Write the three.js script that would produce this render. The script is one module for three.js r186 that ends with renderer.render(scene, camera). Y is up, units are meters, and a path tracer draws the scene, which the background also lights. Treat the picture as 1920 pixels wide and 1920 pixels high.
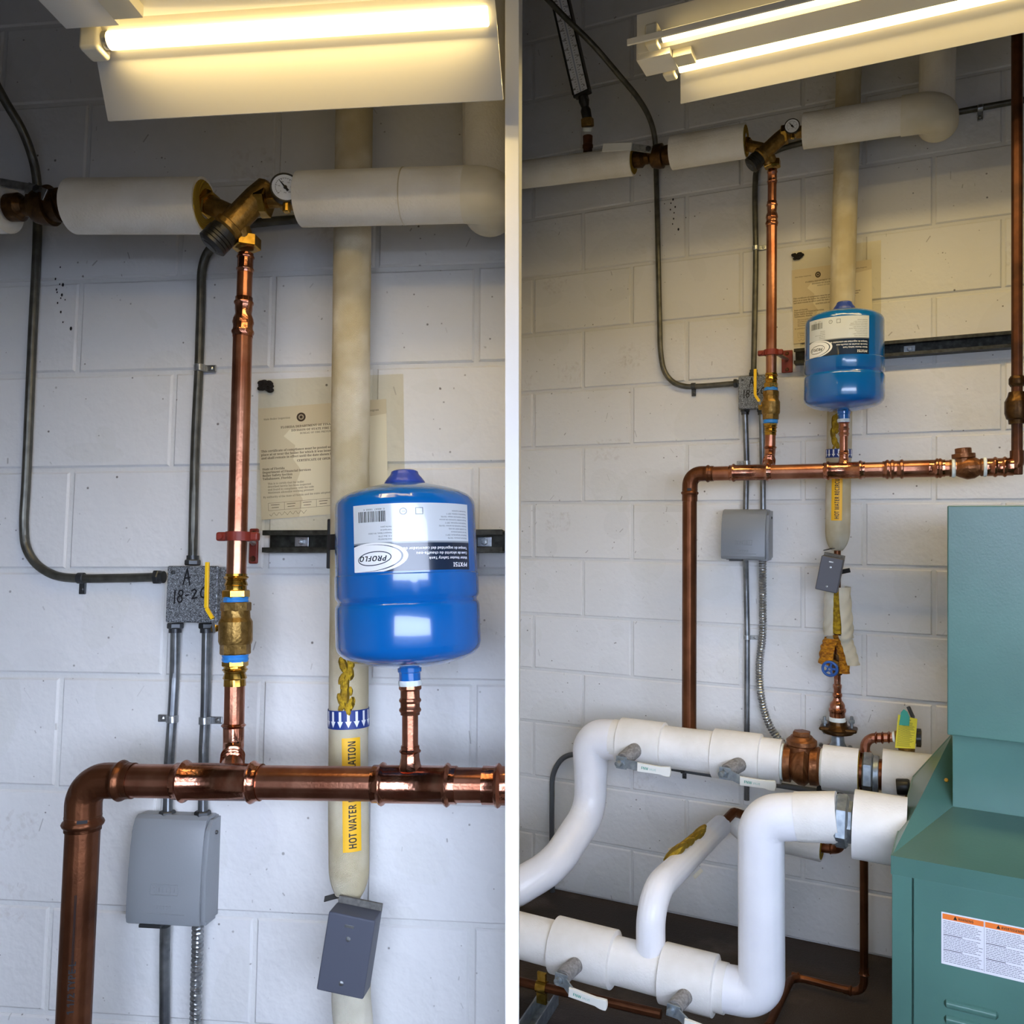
import * as THREE from 'three';
import { RoundedBoxGeometry } from 'three/addons/geometries/RoundedBoxGeometry.js';
import { mergeGeometries, toCreasedNormals } from 'three/addons/utils/BufferGeometryUtils.js';
import { FontLoader } from 'three/addons/loaders/FontLoader.js';
import { TextGeometry } from 'three/addons/geometries/TextGeometry.js';
import { RectAreaLightUniformsLib } from 'three/addons/lights/RectAreaLightUniformsLib.js';

// ---------- camera, sky, exposure ----------
const F = 1600, CY = 1.31;                                    // focal length in pixels of the 1920 frame, eye height
const scene = new THREE.Scene();
const camera = new THREE.PerspectiveCamera(2 * Math.atan(960 / F) * 180 / Math.PI, 1, 0.05, 120);
camera.position.set(0, CY, 0);
camera.lookAt(0, CY, -1);
const renderer = new THREE.WebGLRenderer({ antialias: true });
renderer.toneMapping = THREE.LinearToneMapping;
renderer.toneMappingExposure = 1.0;
renderer.shadowMap.enabled = true;
RectAreaLightUniformsLib.init();
scene.background = new THREE.Color().setRGB(10.0, 11.5, 14.9);   // bright overcast sky, seen only through the doorway behind the camera
const TUBE = new THREE.Color().setRGB(1.0, 0.74, 0.31);       // warm fluorescent lamps
const TUBE_GLOW = 5, TUBE_LIGHT = 34;

// ---------- helpers ----------
const V = (x, y, z) => new THREE.Vector3(x, y, z);
let seed = 7;
const rnd = () => { seed = (seed * 1664525 + 1013904223) >>> 0; return seed / 4294967296; };
const EYE = V(0, CY, 0);
const ray = (px, py) => V((px - 960) / F, -(py - 960) / F, -1);
function makeFrame(O, yaw, pitch = 0, roll = 0) {
  const D = Math.PI / 180;
  const m = new THREE.Matrix4().makeRotationY(yaw * D).multiply(new THREE.Matrix4().makeRotationX(pitch * D)).multiply(new THREE.Matrix4().makeRotationZ(roll * D));
  const U = V(), W = V(), N = V(); m.extractBasis(U, W, N);
  const q = new THREE.Quaternion().setFromRotationMatrix(m);
  const f = { O, q, U, W, N };
  f.w = (p) => O.clone().addScaledVector(U, p.x).addScaledVector(W, p.y).addScaledVector(N, p.z);
  f.loc = (w) => { const d = w.clone().sub(O); return V(d.dot(U), d.dot(W), d.dot(N)); };
  f.l = (px, py, n = 0) => { const d = ray(px, py), P = O.clone().addScaledVector(N, n); const t = P.sub(EYE).dot(N) / d.dot(N); const r = f.loc(EYE.clone().addScaledVector(d, t)); r.z = n; return r; };
  f.lv = (px, py, v) => { const d = ray(px, py), P = O.clone().addScaledVector(W, v); const t = P.sub(EYE).dot(W) / d.dot(W); return f.loc(EYE.clone().addScaledVector(d, t)); };
  f.s = (p) => -f.w(p).z / F;                                  // metres per pixel at p
  f.toEye = (p) => { const e = f.loc(EYE); return Math.atan2(e.x - p.x, e.z - p.z); };
  return f;
}
const names = new Map(), bases = new WeakMap();
const numbered = (n) => { const k = names.get(n) ?? 0; names.set(n, k + 1); return k ? `${n}_${String(k).padStart(3, '0')}` : n; };
function thing(name, label, category, fr, base, group) {
  const o = new THREE.Group(); o.name = numbered(name); o.position.copy(fr.w(base)); o.quaternion.copy(fr.q);
  o.userData = { label, category }; if (group) o.userData.group = group;
  bases.set(o, base.clone()); scene.add(o); return o;
}
function structure(name, fr, base) {
  const o = new THREE.Group(); o.name = name; o.position.copy(fr.w(base)); o.quaternion.copy(fr.q);
  o.userData = { kind: 'structure' }; bases.set(o, base.clone()); scene.add(o); return o;
}
function boxUV(g) {
  const p = g.attributes.position, n = g.attributes.normal, uv = new Float32Array(p.count * 2);
  for (let i = 0; i < p.count; i++) {
    const ax = Math.abs(n.getX(i)), ay = Math.abs(n.getY(i)), az = Math.abs(n.getZ(i));
    const [a, b] = az >= ax && az >= ay ? [p.getX(i), p.getY(i)] : ax >= ay ? [p.getZ(i), p.getY(i)] : [p.getX(i), p.getZ(i)];
    uv[2 * i] = a; uv[2 * i + 1] = b;
  }
  g.setAttribute('uv', new THREE.BufferAttribute(uv, 2)); return g;
}
function part(parent, name, geo, mat, label) {
  const list = Array.isArray(geo) ? geo : [geo];
  const flat = list.map((g) => { const keep = g.userData.keepUV; let h = g.index ? g.toNonIndexed() : g.clone(); if (!keep) boxUV(h); for (const k of Object.keys(h.attributes)) if (!['position', 'normal', 'uv'].includes(k)) h.deleteAttribute(k); return h; });
  const g = flat.length > 1 ? mergeGeometries(flat) : flat[0];
  const b = bases.get(parent); g.translate(-b.x, -b.y, -b.z);
  const m = new THREE.Mesh(g, mat); m.name = name; m.castShadow = m.receiveShadow = true; if (label) m.userData.label = label;
  bases.set(m, b); parent.add(m); return m;
}
// rounded polyline -> dense points
function fillet(pts, bend, steps = 9) {
  if (pts.length < 3 || !bend) return pts.map((p) => p.clone());
  const out = [pts[0].clone()];
  for (let i = 1; i < pts.length - 1; i++) {
    const a = pts[i - 1].clone().sub(pts[i]), c = pts[i + 1].clone().sub(pts[i]), la = a.length(), lc = c.length(); a.normalize(); c.normalize();
    const ang = Math.acos(THREE.MathUtils.clamp(a.dot(c), -1, 1)); if (Math.PI - ang < 0.02) { out.push(pts[i].clone()); continue; }
    const b = Array.isArray(bend) ? bend[i - 1] : bend, cut = Math.min(b / Math.tan(ang / 2), la * 0.49, lc * 0.49), r = cut * Math.tan(ang / 2);
    const P = pts[i].clone().addScaledVector(a, cut), Q = pts[i].clone().addScaledVector(c, cut);
    const ctr = pts[i].clone().addScaledVector(a.clone().add(c).normalize(), r / Math.sin(ang / 2));
    const e0 = P.clone().sub(ctr), e1 = Q.clone().sub(ctr), tot = e0.angleTo(e1), ax = e0.clone().cross(e1).normalize();
    for (let k = 0; k <= steps; k++) out.push(ctr.clone().add(e0.clone().applyAxisAngle(ax, tot * k / steps)));
  }
  out.push(pts[pts.length - 1].clone()); return out;
}
function smooth(pts, n = 40) { return new THREE.CatmullRomCurve3(pts, false, 'centripetal').getPoints(n); }
// tube along points; o.bend rounds the corners, o.prof = [[distance, radius], ...] shapes it, crease splits sharp rings
function sweep(pts, r, o = {}) {
  const seg = o.seg ?? 22; let P = o.smooth ? smooth(pts, o.smooth) : fillet(pts, o.bend ?? 0, o.steps ?? 9);
  P = P.filter((p, i) => !i || p.distanceTo(P[i - 1]) > 1e-5);
  let S = [0]; for (let i = 1; i < P.length; i++) S.push(S[i - 1] + P[i].distanceTo(P[i - 1]));
  const L = S[S.length - 1];
  let list = P.map((p, i) => ({ p, s: S[i] }));
  const at = (s) => { s = Math.min(Math.max(s, 0), L); let i = 1; while (i < S.length - 1 && S[i] < s) i++; return P[i - 1].clone().lerp(P[i], (s - S[i - 1]) / (S[i] - S[i - 1] || 1)); };
  if (o.every) for (let s = o.every; s < L; s += o.every) list.push({ p: at(s), s });
  if (o.prof) for (const [s] of o.prof) if (s > 0 && s < L) list.push({ p: at(s), s });
  list.sort((a, b) => a.s - b.s); list = list.filter((q, i) => !i || q.s - list[i - 1].s > 1e-6);
  const rad = (s) => { if (o.rfun) return o.rfun(s, L); if (!o.prof) return r; const q = o.prof; if (s <= q[0][0]) return q[0][1]; for (let i = 1; i < q.length; i++) if (s <= q[i][0]) { const t = (s - q[i - 1][0]) / (q[i][0] - q[i - 1][0] || 1); return q[i - 1][1] + t * (q[i][1] - q[i - 1][1]); } return q[q.length - 1][1]; };
  const pos = [], uv = [], idx = []; let nrm = null, T0 = null;
  list.forEach(({ p, s }, i) => {
    const a = list[Math.max(i - 1, 0)].p, b = list[Math.min(i + 1, list.length - 1)].p, T = b.clone().sub(a).normalize();
    if (!nrm) { nrm = Math.abs(T.z) > 0.9 ? V(0, 1, 0) : V(0, 0, -1); nrm.addScaledVector(T, -nrm.dot(T)).normalize(); }
    else { const ax = T0.clone().cross(T), sn = ax.length(); if (sn > 1e-7) nrm.applyAxisAngle(ax.divideScalar(sn), Math.asin(Math.min(1, sn))); nrm.addScaledVector(T, -nrm.dot(T)).normalize(); }
    T0 = T; const bn = T.clone().cross(nrm), R = rad(s), j = o.jitter ? o.jitter : null;
    for (let k = 0; k <= seg; k++) { const th = 2 * Math.PI * k / seg, rr = j ? j(R, s, th) : R; const q = p.clone().addScaledVector(nrm, Math.cos(th) * rr).addScaledVector(bn, Math.sin(th) * rr); pos.push(q.x, q.y, q.z); uv.push(th * (o.uvR ?? r), s); }
  });
  const w = seg + 1; for (let i = 0; i < list.length - 1; i++) for (let k = 0; k < seg; k++) { const a = i * w + k; idx.push(a, a + 1, a + w, a + 1, a + w + 1, a + w); }
  if (o.cap !== false) for (const e of [0, list.length - 1]) { const c = pos.length / 3, q = list[e].p; pos.push(q.x, q.y, q.z); uv.push(0, list[e].s); for (let k = 0; k < seg; k++) { const a = e * w + k; e ? idx.push(c, a, a + 1) : idx.push(c, a + 1, a); } }
  let g = new THREE.BufferGeometry(); g.setAttribute('position', new THREE.Float32BufferAttribute(pos, 3)); g.setAttribute('uv', new THREE.Float32BufferAttribute(uv, 2)); g.setIndex(idx); g = g.toNonIndexed(); g.computeVertexNormals();
  g = toCreasedNormals(g, o.crease ?? 0.75); g.userData.keepUV = true; return g;
}
// turned shape from A along dir; profile = [[distance, radius], ...]
function turned(A, dir, prof, seg = 28, crease = 0.6, cap = true, phase = 0) {
  const d = dir.clone().normalize(), a = Math.abs(d.z) > 0.9 ? V(0, 1, 0) : V(0, 0, -1), x = a.addScaledVector(d, -a.dot(d)).normalize(), y = d.clone().cross(x);
  const pr = prof.slice(); if (cap) { if (pr[0][1] > 0) pr.unshift([pr[0][0], 0]); if (pr[pr.length - 1][1] > 0) pr.push([pr[pr.length - 1][0], 0]); }
  const pos = [], uv = [], idx = []; const w = seg + 1;
  for (const [s, r] of pr) for (let k = 0; k <= seg; k++) { const th = 2 * Math.PI * k / seg + phase, q = A.clone().addScaledVector(d, s).addScaledVector(x, Math.cos(th) * r).addScaledVector(y, Math.sin(th) * r); pos.push(q.x, q.y, q.z); uv.push(th * Math.max(r, 0.01), s); }
  for (let i = 0; i < pr.length - 1; i++) for (let k = 0; k < seg; k++) { const b = i * w + k; if (pr[i][1] > 0) idx.push(b, b + 1, b + w); if (pr[i + 1][1] > 0) idx.push(b + 1, b + w + 1, b + w); }
  let g = new THREE.BufferGeometry(); g.setAttribute('position', new THREE.Float32BufferAttribute(pos, 3)); g.setAttribute('uv', new THREE.Float32BufferAttribute(uv, 2)); g.setIndex(idx); g = g.toNonIndexed(); g.computeVertexNormals();
  g = toCreasedNormals(g, crease); g.userData.keepUV = true; return g;
}
const between = (A, B, prof, seg, crease) => turned(A, B.clone().sub(A), prof, seg, crease);
const cyl = (A, B, r, seg = 24, c = 0.0015) => { const L = A.distanceTo(B); return turned(A, B.clone().sub(A), [[0, r - c], [c, r], [L - c, r], [L, r - c]], seg, 0.6); };
const hex = (A, dir, L, r, c = 0.002, phase = 0) => turned(A, dir, [[0, r * 0.9], [c, r], [L - c, r], [L, r * 0.9]], 6, 0.3, true, phase);
const bump = (s, r, h, w) => [0, 1, 2, 3, 4].map((k) => [s - w / 2 + w * k / 4, r + h * Math.sin(Math.PI * k / 4)]);   // ring standing proud of a fitting
const box = (c, w, h, d, r = 0.002, e) => { const g = new RoundedBoxGeometry(w, h, d, 2, Math.min(r, w / 2.1, h / 2.1, d / 2.1)); if (e) g.applyMatrix4(new THREE.Matrix4().makeRotationFromEuler(e)); g.translate(c.x, c.y, c.z); return g; };
const turnZ = (g, c, a, ax = 0, ay = 0) => { g.translate(-c.x, -c.y, -c.z); g.applyMatrix4(new THREE.Matrix4().makeRotationFromEuler(new THREE.Euler(ax, ay, a))); g.translate(c.x, c.y, c.z); return g; };
// outline in (distance from wall, height) drawn out along the wall
function prism(poly, u0, u1, bevel = 0.002) {
  const sh = new THREE.Shape(poly.map(([n, v]) => new THREE.Vector2(-n, v)));
  const g = new THREE.ExtrudeGeometry(sh, { depth: u1 - u0 - 2 * bevel, bevelEnabled: bevel > 0, bevelSize: bevel, bevelOffset: -bevel, bevelThickness: bevel, bevelSegments: 2, curveSegments: 8 });
  g.applyMatrix4(new THREE.Matrix4().makeBasis(V(0, 0, -1), V(0, 1, 0), V(1, 0, 0))); g.translate(u0 + bevel, 0, 0);
  return toCreasedNormals(g, 0.5);
}
// flat outline [(x, y), ...] facing n, with thickness
function plate(poly, n0, n1, bevel = 0.0008) {
  const sh = new THREE.Shape(poly.map(([x, y]) => new THREE.Vector2(x, y)));
  const g = new THREE.ExtrudeGeometry(sh, { depth: n1 - n0 - 2 * bevel, bevelEnabled: bevel > 0, bevelSize: bevel, bevelOffset: -bevel, bevelThickness: bevel, bevelSegments: 1 });
  g.translate(0, 0, n0 + bevel); return g;
}
// sheet wrapped on an upright cylinder, printed side out; t0..t1 are angles round from n
function wrap(c, r, t0, t1, h, thick = 0.0006, seg = 20, tilt) {
  const pos = [], uv = [], idx = [], w = seg + 1;
  for (const [R, back] of [[r + thick, 0], [r - 0.001, 1]]) for (const j of [0, 1]) for (let k = 0; k <= seg; k++) { const t = t0 + (t1 - t0) * k / seg; pos.push(R * Math.sin(t), (j - 0.5) * h, R * Math.cos(t)); uv.push(k / seg, j); }
  for (let k = 0; k < seg; k++) { idx.push(k, k + 1, w + k, k + 1, w + k + 1, w + k); }
  const g = new THREE.BufferGeometry(); g.setAttribute('position', new THREE.Float32BufferAttribute(pos.slice(0, 2 * w * 3), 3)); g.setAttribute('uv', new THREE.Float32BufferAttribute(uv.slice(0, 2 * w * 2), 2)); g.setIndex(idx); g.computeVertexNormals();
  if (tilt) g.applyQuaternion(tilt); g.translate(c.x, c.y, c.z); g.userData.keepUV = true; return g;
}
// printed flat sheet through four corners (bottom left, bottom right, top right, top left)
function sheet(bl, br, tr, tl, lift = 0) {
  const g = new THREE.BufferGeometry(), P = [bl, br, tr, tl].map((p) => p.clone());
  const nn = P[1].clone().sub(P[0]).cross(P[3].clone().sub(P[0])).normalize(); P.forEach((p) => p.addScaledVector(nn, lift));
  const pos = [], uv = []; const UVs = [[0, 0], [1, 0], [1, 1], [0, 1]];
  for (const i of [0, 1, 2, 0, 2, 3]) { pos.push(P[i].x, P[i].y, P[i].z); uv.push(...UVs[i]); }
  g.setAttribute('position', new THREE.Float32BufferAttribute(pos, 3)); g.setAttribute('uv', new THREE.Float32BufferAttribute(uv, 2)); g.computeVertexNormals(); g.userData.keepUV = true; return g;
}
function slab(P, thick) {                                       // quad with thickness behind it
  const [a, b, c, d] = P, nn = b.clone().sub(a).cross(d.clone().sub(a)).normalize().multiplyScalar(-thick), Q = P.map((p) => p.clone().add(nn));
  const tri = [], quad = (w, x, y, z) => tri.push(w, x, y, w, y, z);
  quad(a, b, c, d); quad(Q[1], Q[0], Q[3], Q[2]); for (let i = 0; i < 4; i++) { const j = (i + 1) % 4; quad(P[i], Q[i], Q[j], P[j]); }
  const g = new THREE.BufferGeometry(); g.setAttribute('position', new THREE.Float32BufferAttribute(tri.flatMap((p) => [p.x, p.y, p.z]), 3)); g.computeVertexNormals(); g.setAttribute('uv', new THREE.Float32BufferAttribute(new Float32Array(tri.length * 2), 2)); return g;
}

// ---------- textures ----------
function lattice(n, s) { let q = s; const a = new Float32Array(n * n); for (let i = 0; i < a.length; i++) { q = (q * 1664525 + 1013904223) >>> 0; a[i] = q / 4294967296; } return (x, y) => { const xi = Math.floor(x), yi = Math.floor(y), fx = x - xi, fy = y - yi, sx = fx * fx * (3 - 2 * fx), sy = fy * fy * (3 - 2 * fy), g = (i, j) => a[((j % n) + n) % n * n + ((i % n) + n) % n]; return (g(xi, yi) * (1 - sx) + g(xi + 1, yi) * sx) * (1 - sy) + (g(xi, yi + 1) * (1 - sx) + g(xi + 1, yi + 1) * sx) * sy; }; }
function fbm(cells, oct, s) { const L = []; for (let o = 0; o < oct; o++) L.push([cells * 2 ** o, lattice(cells * 2 ** o, s + o * 77), 0.5 ** o]); const tot = L.reduce((t, l) => t + l[2], 0); return (x, y) => L.reduce((t, [c, f, a]) => t + a * f(x * c, y * c), 0) / tot; }
function dataTex(size, fn, metres, srgb) {
  const d = new Uint8Array(size * size * 4);
  for (let j = 0; j < size; j++) for (let i = 0; i < size; i++) { const c = fn(i / size, j / size), o = (j * size + i) * 4; for (let k = 0; k < 3; k++) d[o + k] = Math.max(0, Math.min(255, (Array.isArray(c) ? c[k] : c) * 255)); d[o + 3] = 255; }
  const t = new THREE.DataTexture(d, size, size); t.wrapS = t.wrapT = THREE.RepeatWrapping; t.magFilter = THREE.LinearFilter; t.repeat.set(1 / metres, 1 / metres); if (srgb) t.colorSpace = THREE.SRGBColorSpace; t.needsUpdate = true; return t;
}
function canvasTex(w, h, draw) { const c = document.createElement('canvas'); c.width = w; c.height = h; const x = c.getContext('2d'); draw(x, w, h); const t = new THREE.CanvasTexture(c); t.colorSpace = THREE.SRGBColorSpace; return t; }
const hexRGB = (s) => [1, 3, 5].map((i) => parseInt(s.slice(i, i + 2), 16) / 255);
const mixC = (a, b, t) => a.map((v, i) => v + (b[i] - v) * t);
function mottled(a, b, cells, s, metres, size = 256, contrast = 1.6) { const f = fbm(cells, 4, s), A = hexRGB(a), B = hexRGB(b); return dataTex(size, (x, y) => mixC(A, B, Math.max(0, Math.min(1, (f(x, y) - 0.5) * contrast + 0.5))), metres, true); }
const wallBump = (() => { const f = fbm(24, 3, 11), g = fbm(5, 3, 5); return dataTex(512, (x, y) => 0.75 * f(x, y) + 0.25 * g(x, y), 0.32); })();
const fineBump = (() => { const f = fbm(32, 3, 21); return dataTex(256, f, 0.12); })();
const weaveBump = (() => { const f = fbm(12, 3, 31); return dataTex(256, (x, y) => 0.5 + 0.22 * Math.sin(x * Math.PI * 2 * 40) * Math.sin(y * Math.PI * 2 * 40) + 0.5 * (f(x, y) - 0.5), 0.1); })();
// painted block: off-white with scuffs, nicks and short dark strokes
const wallMap = canvasTex(2048, 2048, (x, w, h) => {
  x.fillStyle = '#d9d9d8'; x.fillRect(0, 0, w, h);
  for (let i = 0; i < 260; i++) { const r = 20 + rnd() * 90; const gx = rnd() * w, gy = rnd() * h; x.fillStyle = `rgba(${rnd() < 0.5 ? '170,168,160' : '228,228,230'},${0.03 + rnd() * 0.05})`; x.beginPath(); x.ellipse(gx, gy, r, r * (0.3 + rnd()), rnd() * 3, 0, 7); x.fill(); }
  for (let i = 0; i < 230; i++) { const px = rnd() * w, py = rnd() * h, a = Math.PI / 2 + (rnd() - 0.5) * 1.6, L = 3 + rnd() * rnd() * 26; x.strokeStyle = `rgba(70,65,60,${0.1 + rnd() * 0.35})`; x.lineWidth = 0.8 + rnd() * 1.7; x.beginPath(); x.moveTo(px, py); x.lineTo(px + Math.cos(a) * L, py + Math.sin(a) * L); x.stroke(); }
  for (let i = 0; i < 700; i++) { const r = 0.6 + rnd() * rnd() * 2.2; x.fillStyle = `rgba(50,44,40,${0.2 + rnd() * 0.5})`; x.beginPath(); x.arc(rnd() * w, rnd() * h, r, 0, 7); x.fill(); }
  for (let i = 0; i < 14; i++) { const cx = rnd() * w, cy = rnd() * h; for (let k = 0; k < 60; k++) { x.fillStyle = `rgba(120,105,95,${0.02 + rnd() * 0.05})`; x.beginPath(); x.ellipse(cx + (rnd() - 0.5) * 90, cy + (rnd() - 0.5) * 70, 2 + rnd() * 9, 1 + rnd() * 4, rnd() * 3, 0, 7); x.fill(); } }
});
wallMap.wrapS = wallMap.wrapT = THREE.RepeatWrapping; wallMap.repeat.set(1 / 2.1, 1 / 2.1);
const floorMap = (() => { const f = fbm(4, 6, 41), g = fbm(16, 4, 43), A = hexRGB('#4a3d33'), B = hexRGB('#2b2420'), C = hexRGB('#6d6055'); return dataTex(1024, (x, y) => mixC(mixC(A, B, f(x, y) * 1.6 - 0.3), C, Math.max(0, g(x, y) - 0.58) * 2.2), 1.7, true); })();
const foamMap = mottled('#c9a51e', '#8a6a12', 12, 51, 0.08);

// ---------- materials ----------
const mat = (o) => { const m = new THREE.MeshPhysicalMaterial(o); return m; };
const clone = (t, metres) => { const c = t.clone(); c.repeat.set(1 / metres, 1 / metres); return c; };
const M = {
  wall: mat({ map: wallMap, roughness: 0.62, bumpMap: wallBump, bumpScale: 0.0016 }),
  mortar: mat({ color: '#d2d2d0', roughness: 0.7, bumpMap: wallBump, bumpScale: 0.002 }),
  plaster: mat({ color: '#8d8983', roughness: 0.85, bumpMap: wallBump, bumpScale: 0.001 }),
  partition: mat({ color: '#f6f6f5', roughness: 0.6 }),
  addedDoorPaint: mat({ color: '#6f6a64', roughness: 0.6 }),
  ceiling: mat({ color: '#3b3734', roughness: 0.95 }),
  floor: mat({ map: floorMap, roughness: 0.75, bumpMap: fineBump, bumpScale: 0.0015 }),
  asphalt: mat({ color: '#2b2b2d', roughness: 0.95 }),
  copper: mat({ map: mottled('#c58f74', '#965f48', 6, 61, 0.25), metalness: 1, roughness: 0.34, bumpMap: fineBump, bumpScale: 0.0002 }),
  copperFit: mat({ map: mottled('#c49078', '#9c5f47', 8, 63, 0.12), metalness: 1, roughness: 0.22, bumpMap: fineBump, bumpScale: 0.00025 }),
  copperOld: mat({ map: mottled('#74482f', '#4a2b1b', 5, 65, 0.3), metalness: 0.9, roughness: 0.42, bumpMap: fineBump, bumpScale: 0.0002 }),
  copperDark: mat({ map: mottled('#6e4128', '#3c2418', 5, 67, 0.2), metalness: 0.7, roughness: 0.5 }),
  brass: mat({ map: mottled('#c9a04c', '#a07a30', 8, 69, 0.1), metalness: 1, roughness: 0.25 }),
  brassCast: mat({ map: mottled('#a5834a', '#7d6130', 14, 71, 0.1), metalness: 0.9, roughness: 0.45, bumpMap: fineBump, bumpScale: 0.0006 }),
  bronzeDark: mat({ map: mottled('#5d4220', '#33200e', 8, 73, 0.1), metalness: 0.8, roughness: 0.42 }),
  bronze: mat({ map: mottled('#9a6844', '#6b4229', 8, 75, 0.1), metalness: 0.85, roughness: 0.42, bumpMap: fineBump, bumpScale: 0.0005 }),
  conduit: mat({ map: mottled('#8b8e8f', '#62666a', 8, 77, 0.2), metalness: 0.85, roughness: 0.38 }),
  conduitDark: mat({ map: mottled('#6f6e66', '#4d4d49', 8, 79, 0.2), metalness: 0.8, roughness: 0.42 }),
  plated: mat({ map: mottled('#b9bcbd', '#8d9194', 10, 81, 0.08), metalness: 0.9, roughness: 0.3 }),
  speckled: mat({ map: (() => { const f = lattice(128, 9), g = lattice(64, 4); return dataTex(512, (x, y) => { const v = 0.18 + 0.75 * Math.pow(0.6 * f(x * 128, y * 128) + 0.4 * g(x * 64, y * 64), 1.4); return [v * 0.96, v, v * 1.04]; }, 0.2, true); })(), metalness: 0.45, roughness: 0.5 }),
  steelNut: mat({ color: '#4a4c4e', metalness: 0.8, roughness: 0.45 }),
  enamelGrey: mat({ color: '#85898d', roughness: 0.42, bumpMap: fineBump, bumpScale: 0.0001 }),
  slate: mat({ color: '#4d505c', roughness: 0.5 }),
  slateTop: mat({ map: mottled('#6e6b66', '#54534f', 10, 83, 0.05), roughness: 0.7 }),
  pvcGrey: mat({ color: '#4c5157', roughness: 0.5 }),
  jacket: mat({ map: mottled('#f0ede4', '#dfd9ca', 6, 85, 0.4), roughness: 0.75, bumpMap: fineBump, bumpScale: 0.0006 }),
  jacketWhite: mat({ map: mottled('#efedea', '#dedbd4', 5, 87, 0.3), roughness: 0.6, bumpMap: fineBump, bumpScale: 0.0005 }),
  pvcWhite: mat({ map: mottled('#f1f1f3', '#e4e4e8', 4, 89, 0.5), roughness: 0.33 }),
  pvcCream: mat({ map: mottled('#e2dbc6', '#cfc6ac', 5, 91, 0.3), roughness: 0.4 }),
  canvas: mat({ map: mottled('#e2dccb', '#c2b593', 5, 93, 0.35, 256, 2.2), roughness: 0.85, bumpMap: weaveBump, bumpScale: 0.0022 }),
  canvasPale: mat({ map: mottled('#e3ddcc', '#cfc8b2', 5, 95, 0.3), roughness: 0.85, bumpMap: weaveBump, bumpScale: 0.0024 }),
  foam: mat({ map: foamMap, roughness: 0.95, bumpMap: fineBump, bumpScale: 0.004 }),
  foamOrange: mat({ map: mottled('#c98a16', '#7a4406', 8, 97, 0.06), roughness: 0.95, bumpMap: fineBump, bumpScale: 0.003 }),
  tape: mat({ color: '#2f87d6', roughness: 0.5 }),
  dope: mat({ color: '#dfe6e2', roughness: 0.7 }),
  lever: mat({ color: '#e9bb0c', roughness: 0.35 }),
  leverWhite: mat({ color: '#e7e7df', roughness: 0.45 }),
  tank: mat({ color: '#0560ad', roughness: 0.2, clearcoat: 0.7, clearcoatRoughness: 0.06 }),
  cap: mat({ color: '#25409a', roughness: 0.4 }),
  red: mat({ color: '#7c2a1c', roughness: 0.5 }),
  pump: mat({ color: '#7a2438', roughness: 0.42 }),
  strut: mat({ map: mottled('#4a4a45', '#26261f', 10, 99, 0.1), metalness: 0.5, roughness: 0.5 }),
  black: mat({ color: '#161616', roughness: 0.42 }),
  blackMatte: mat({ color: '#1a1512', roughness: 0.9, bumpMap: fineBump, bumpScale: 0.004 }),
  boiler: mat({ map: mottled('#51796f', '#496d64', 4, 101, 0.6), roughness: 0.3, bumpMap: fineBump, bumpScale: 0.0001 }),
  boilerSeam: mat({ color: '#2c4442', roughness: 0.7 }),
  lampWhite: mat({ color: '#e8e4d8', roughness: 0.3, clearcoat: 0.3 }),
  lampSocket: mat({ color: '#e6dfc6', roughness: 0.5 }),
  tubeGlow: mat({ color: '#ffffff', emissive: TUBE, emissiveIntensity: TUBE_GLOW, roughness: 0.4 }),
  tubeOff: mat({ color: '#f2efe6', roughness: 0.35 }),
  acrylic: mat({ color: '#fbf9f2', roughness: 0.06, transmission: 1, thickness: 0, ior: 1.3 }),
  blueWheel: mat({ color: '#1f4f93', roughness: 0.4 }),
  yellowTag: mat({ color: '#e3d42a', roughness: 0.6 }),
  greenTag: mat({ color: '#37a38d', roughness: 0.55 }),
  galv: mat({ map: mottled('#a9b2b8', '#7f8a92', 9, 103, 0.12), metalness: 0.75, roughness: 0.42 }),
  wrapGrey: mat({ map: mottled('#9a9794', '#726f6d', 12, 105, 0.06), roughness: 0.8, bumpMap: fineBump, bumpScale: 0.002 }),
  ink: mat({ color: '#17171c', roughness: 0.7 }),
  glass: mat({ color: '#ffffff', roughness: 0.05, transmission: 1, thickness: 0, ior: 1.45 }),
};
const printed = (t, rough = 0.5) => mat({ map: t, roughness: rough });

const font = await new FontLoader().loadAsync('fonts/droid/droid_sans_bold.typeface.json');
// ---------- the two bays: wall planes found from the mortar joints ----------
const L = makeFrame(V(0, CY, -1.6235), -6.43, -5, 0.33);       // small bay, seen close up
const R = makeFrame(V(0, CY, -3.0312), -25.57);                // boiler bay
const G = makeFrame(V(0, 0, 0), 0);                            // room axes, floor at 0
const BAY = new Map([[L, 'in boilerless bay'], [R, 'in boiler bay']]);
const HIGH = 3.3;
const zero = V(0, 0, 0);

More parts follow.
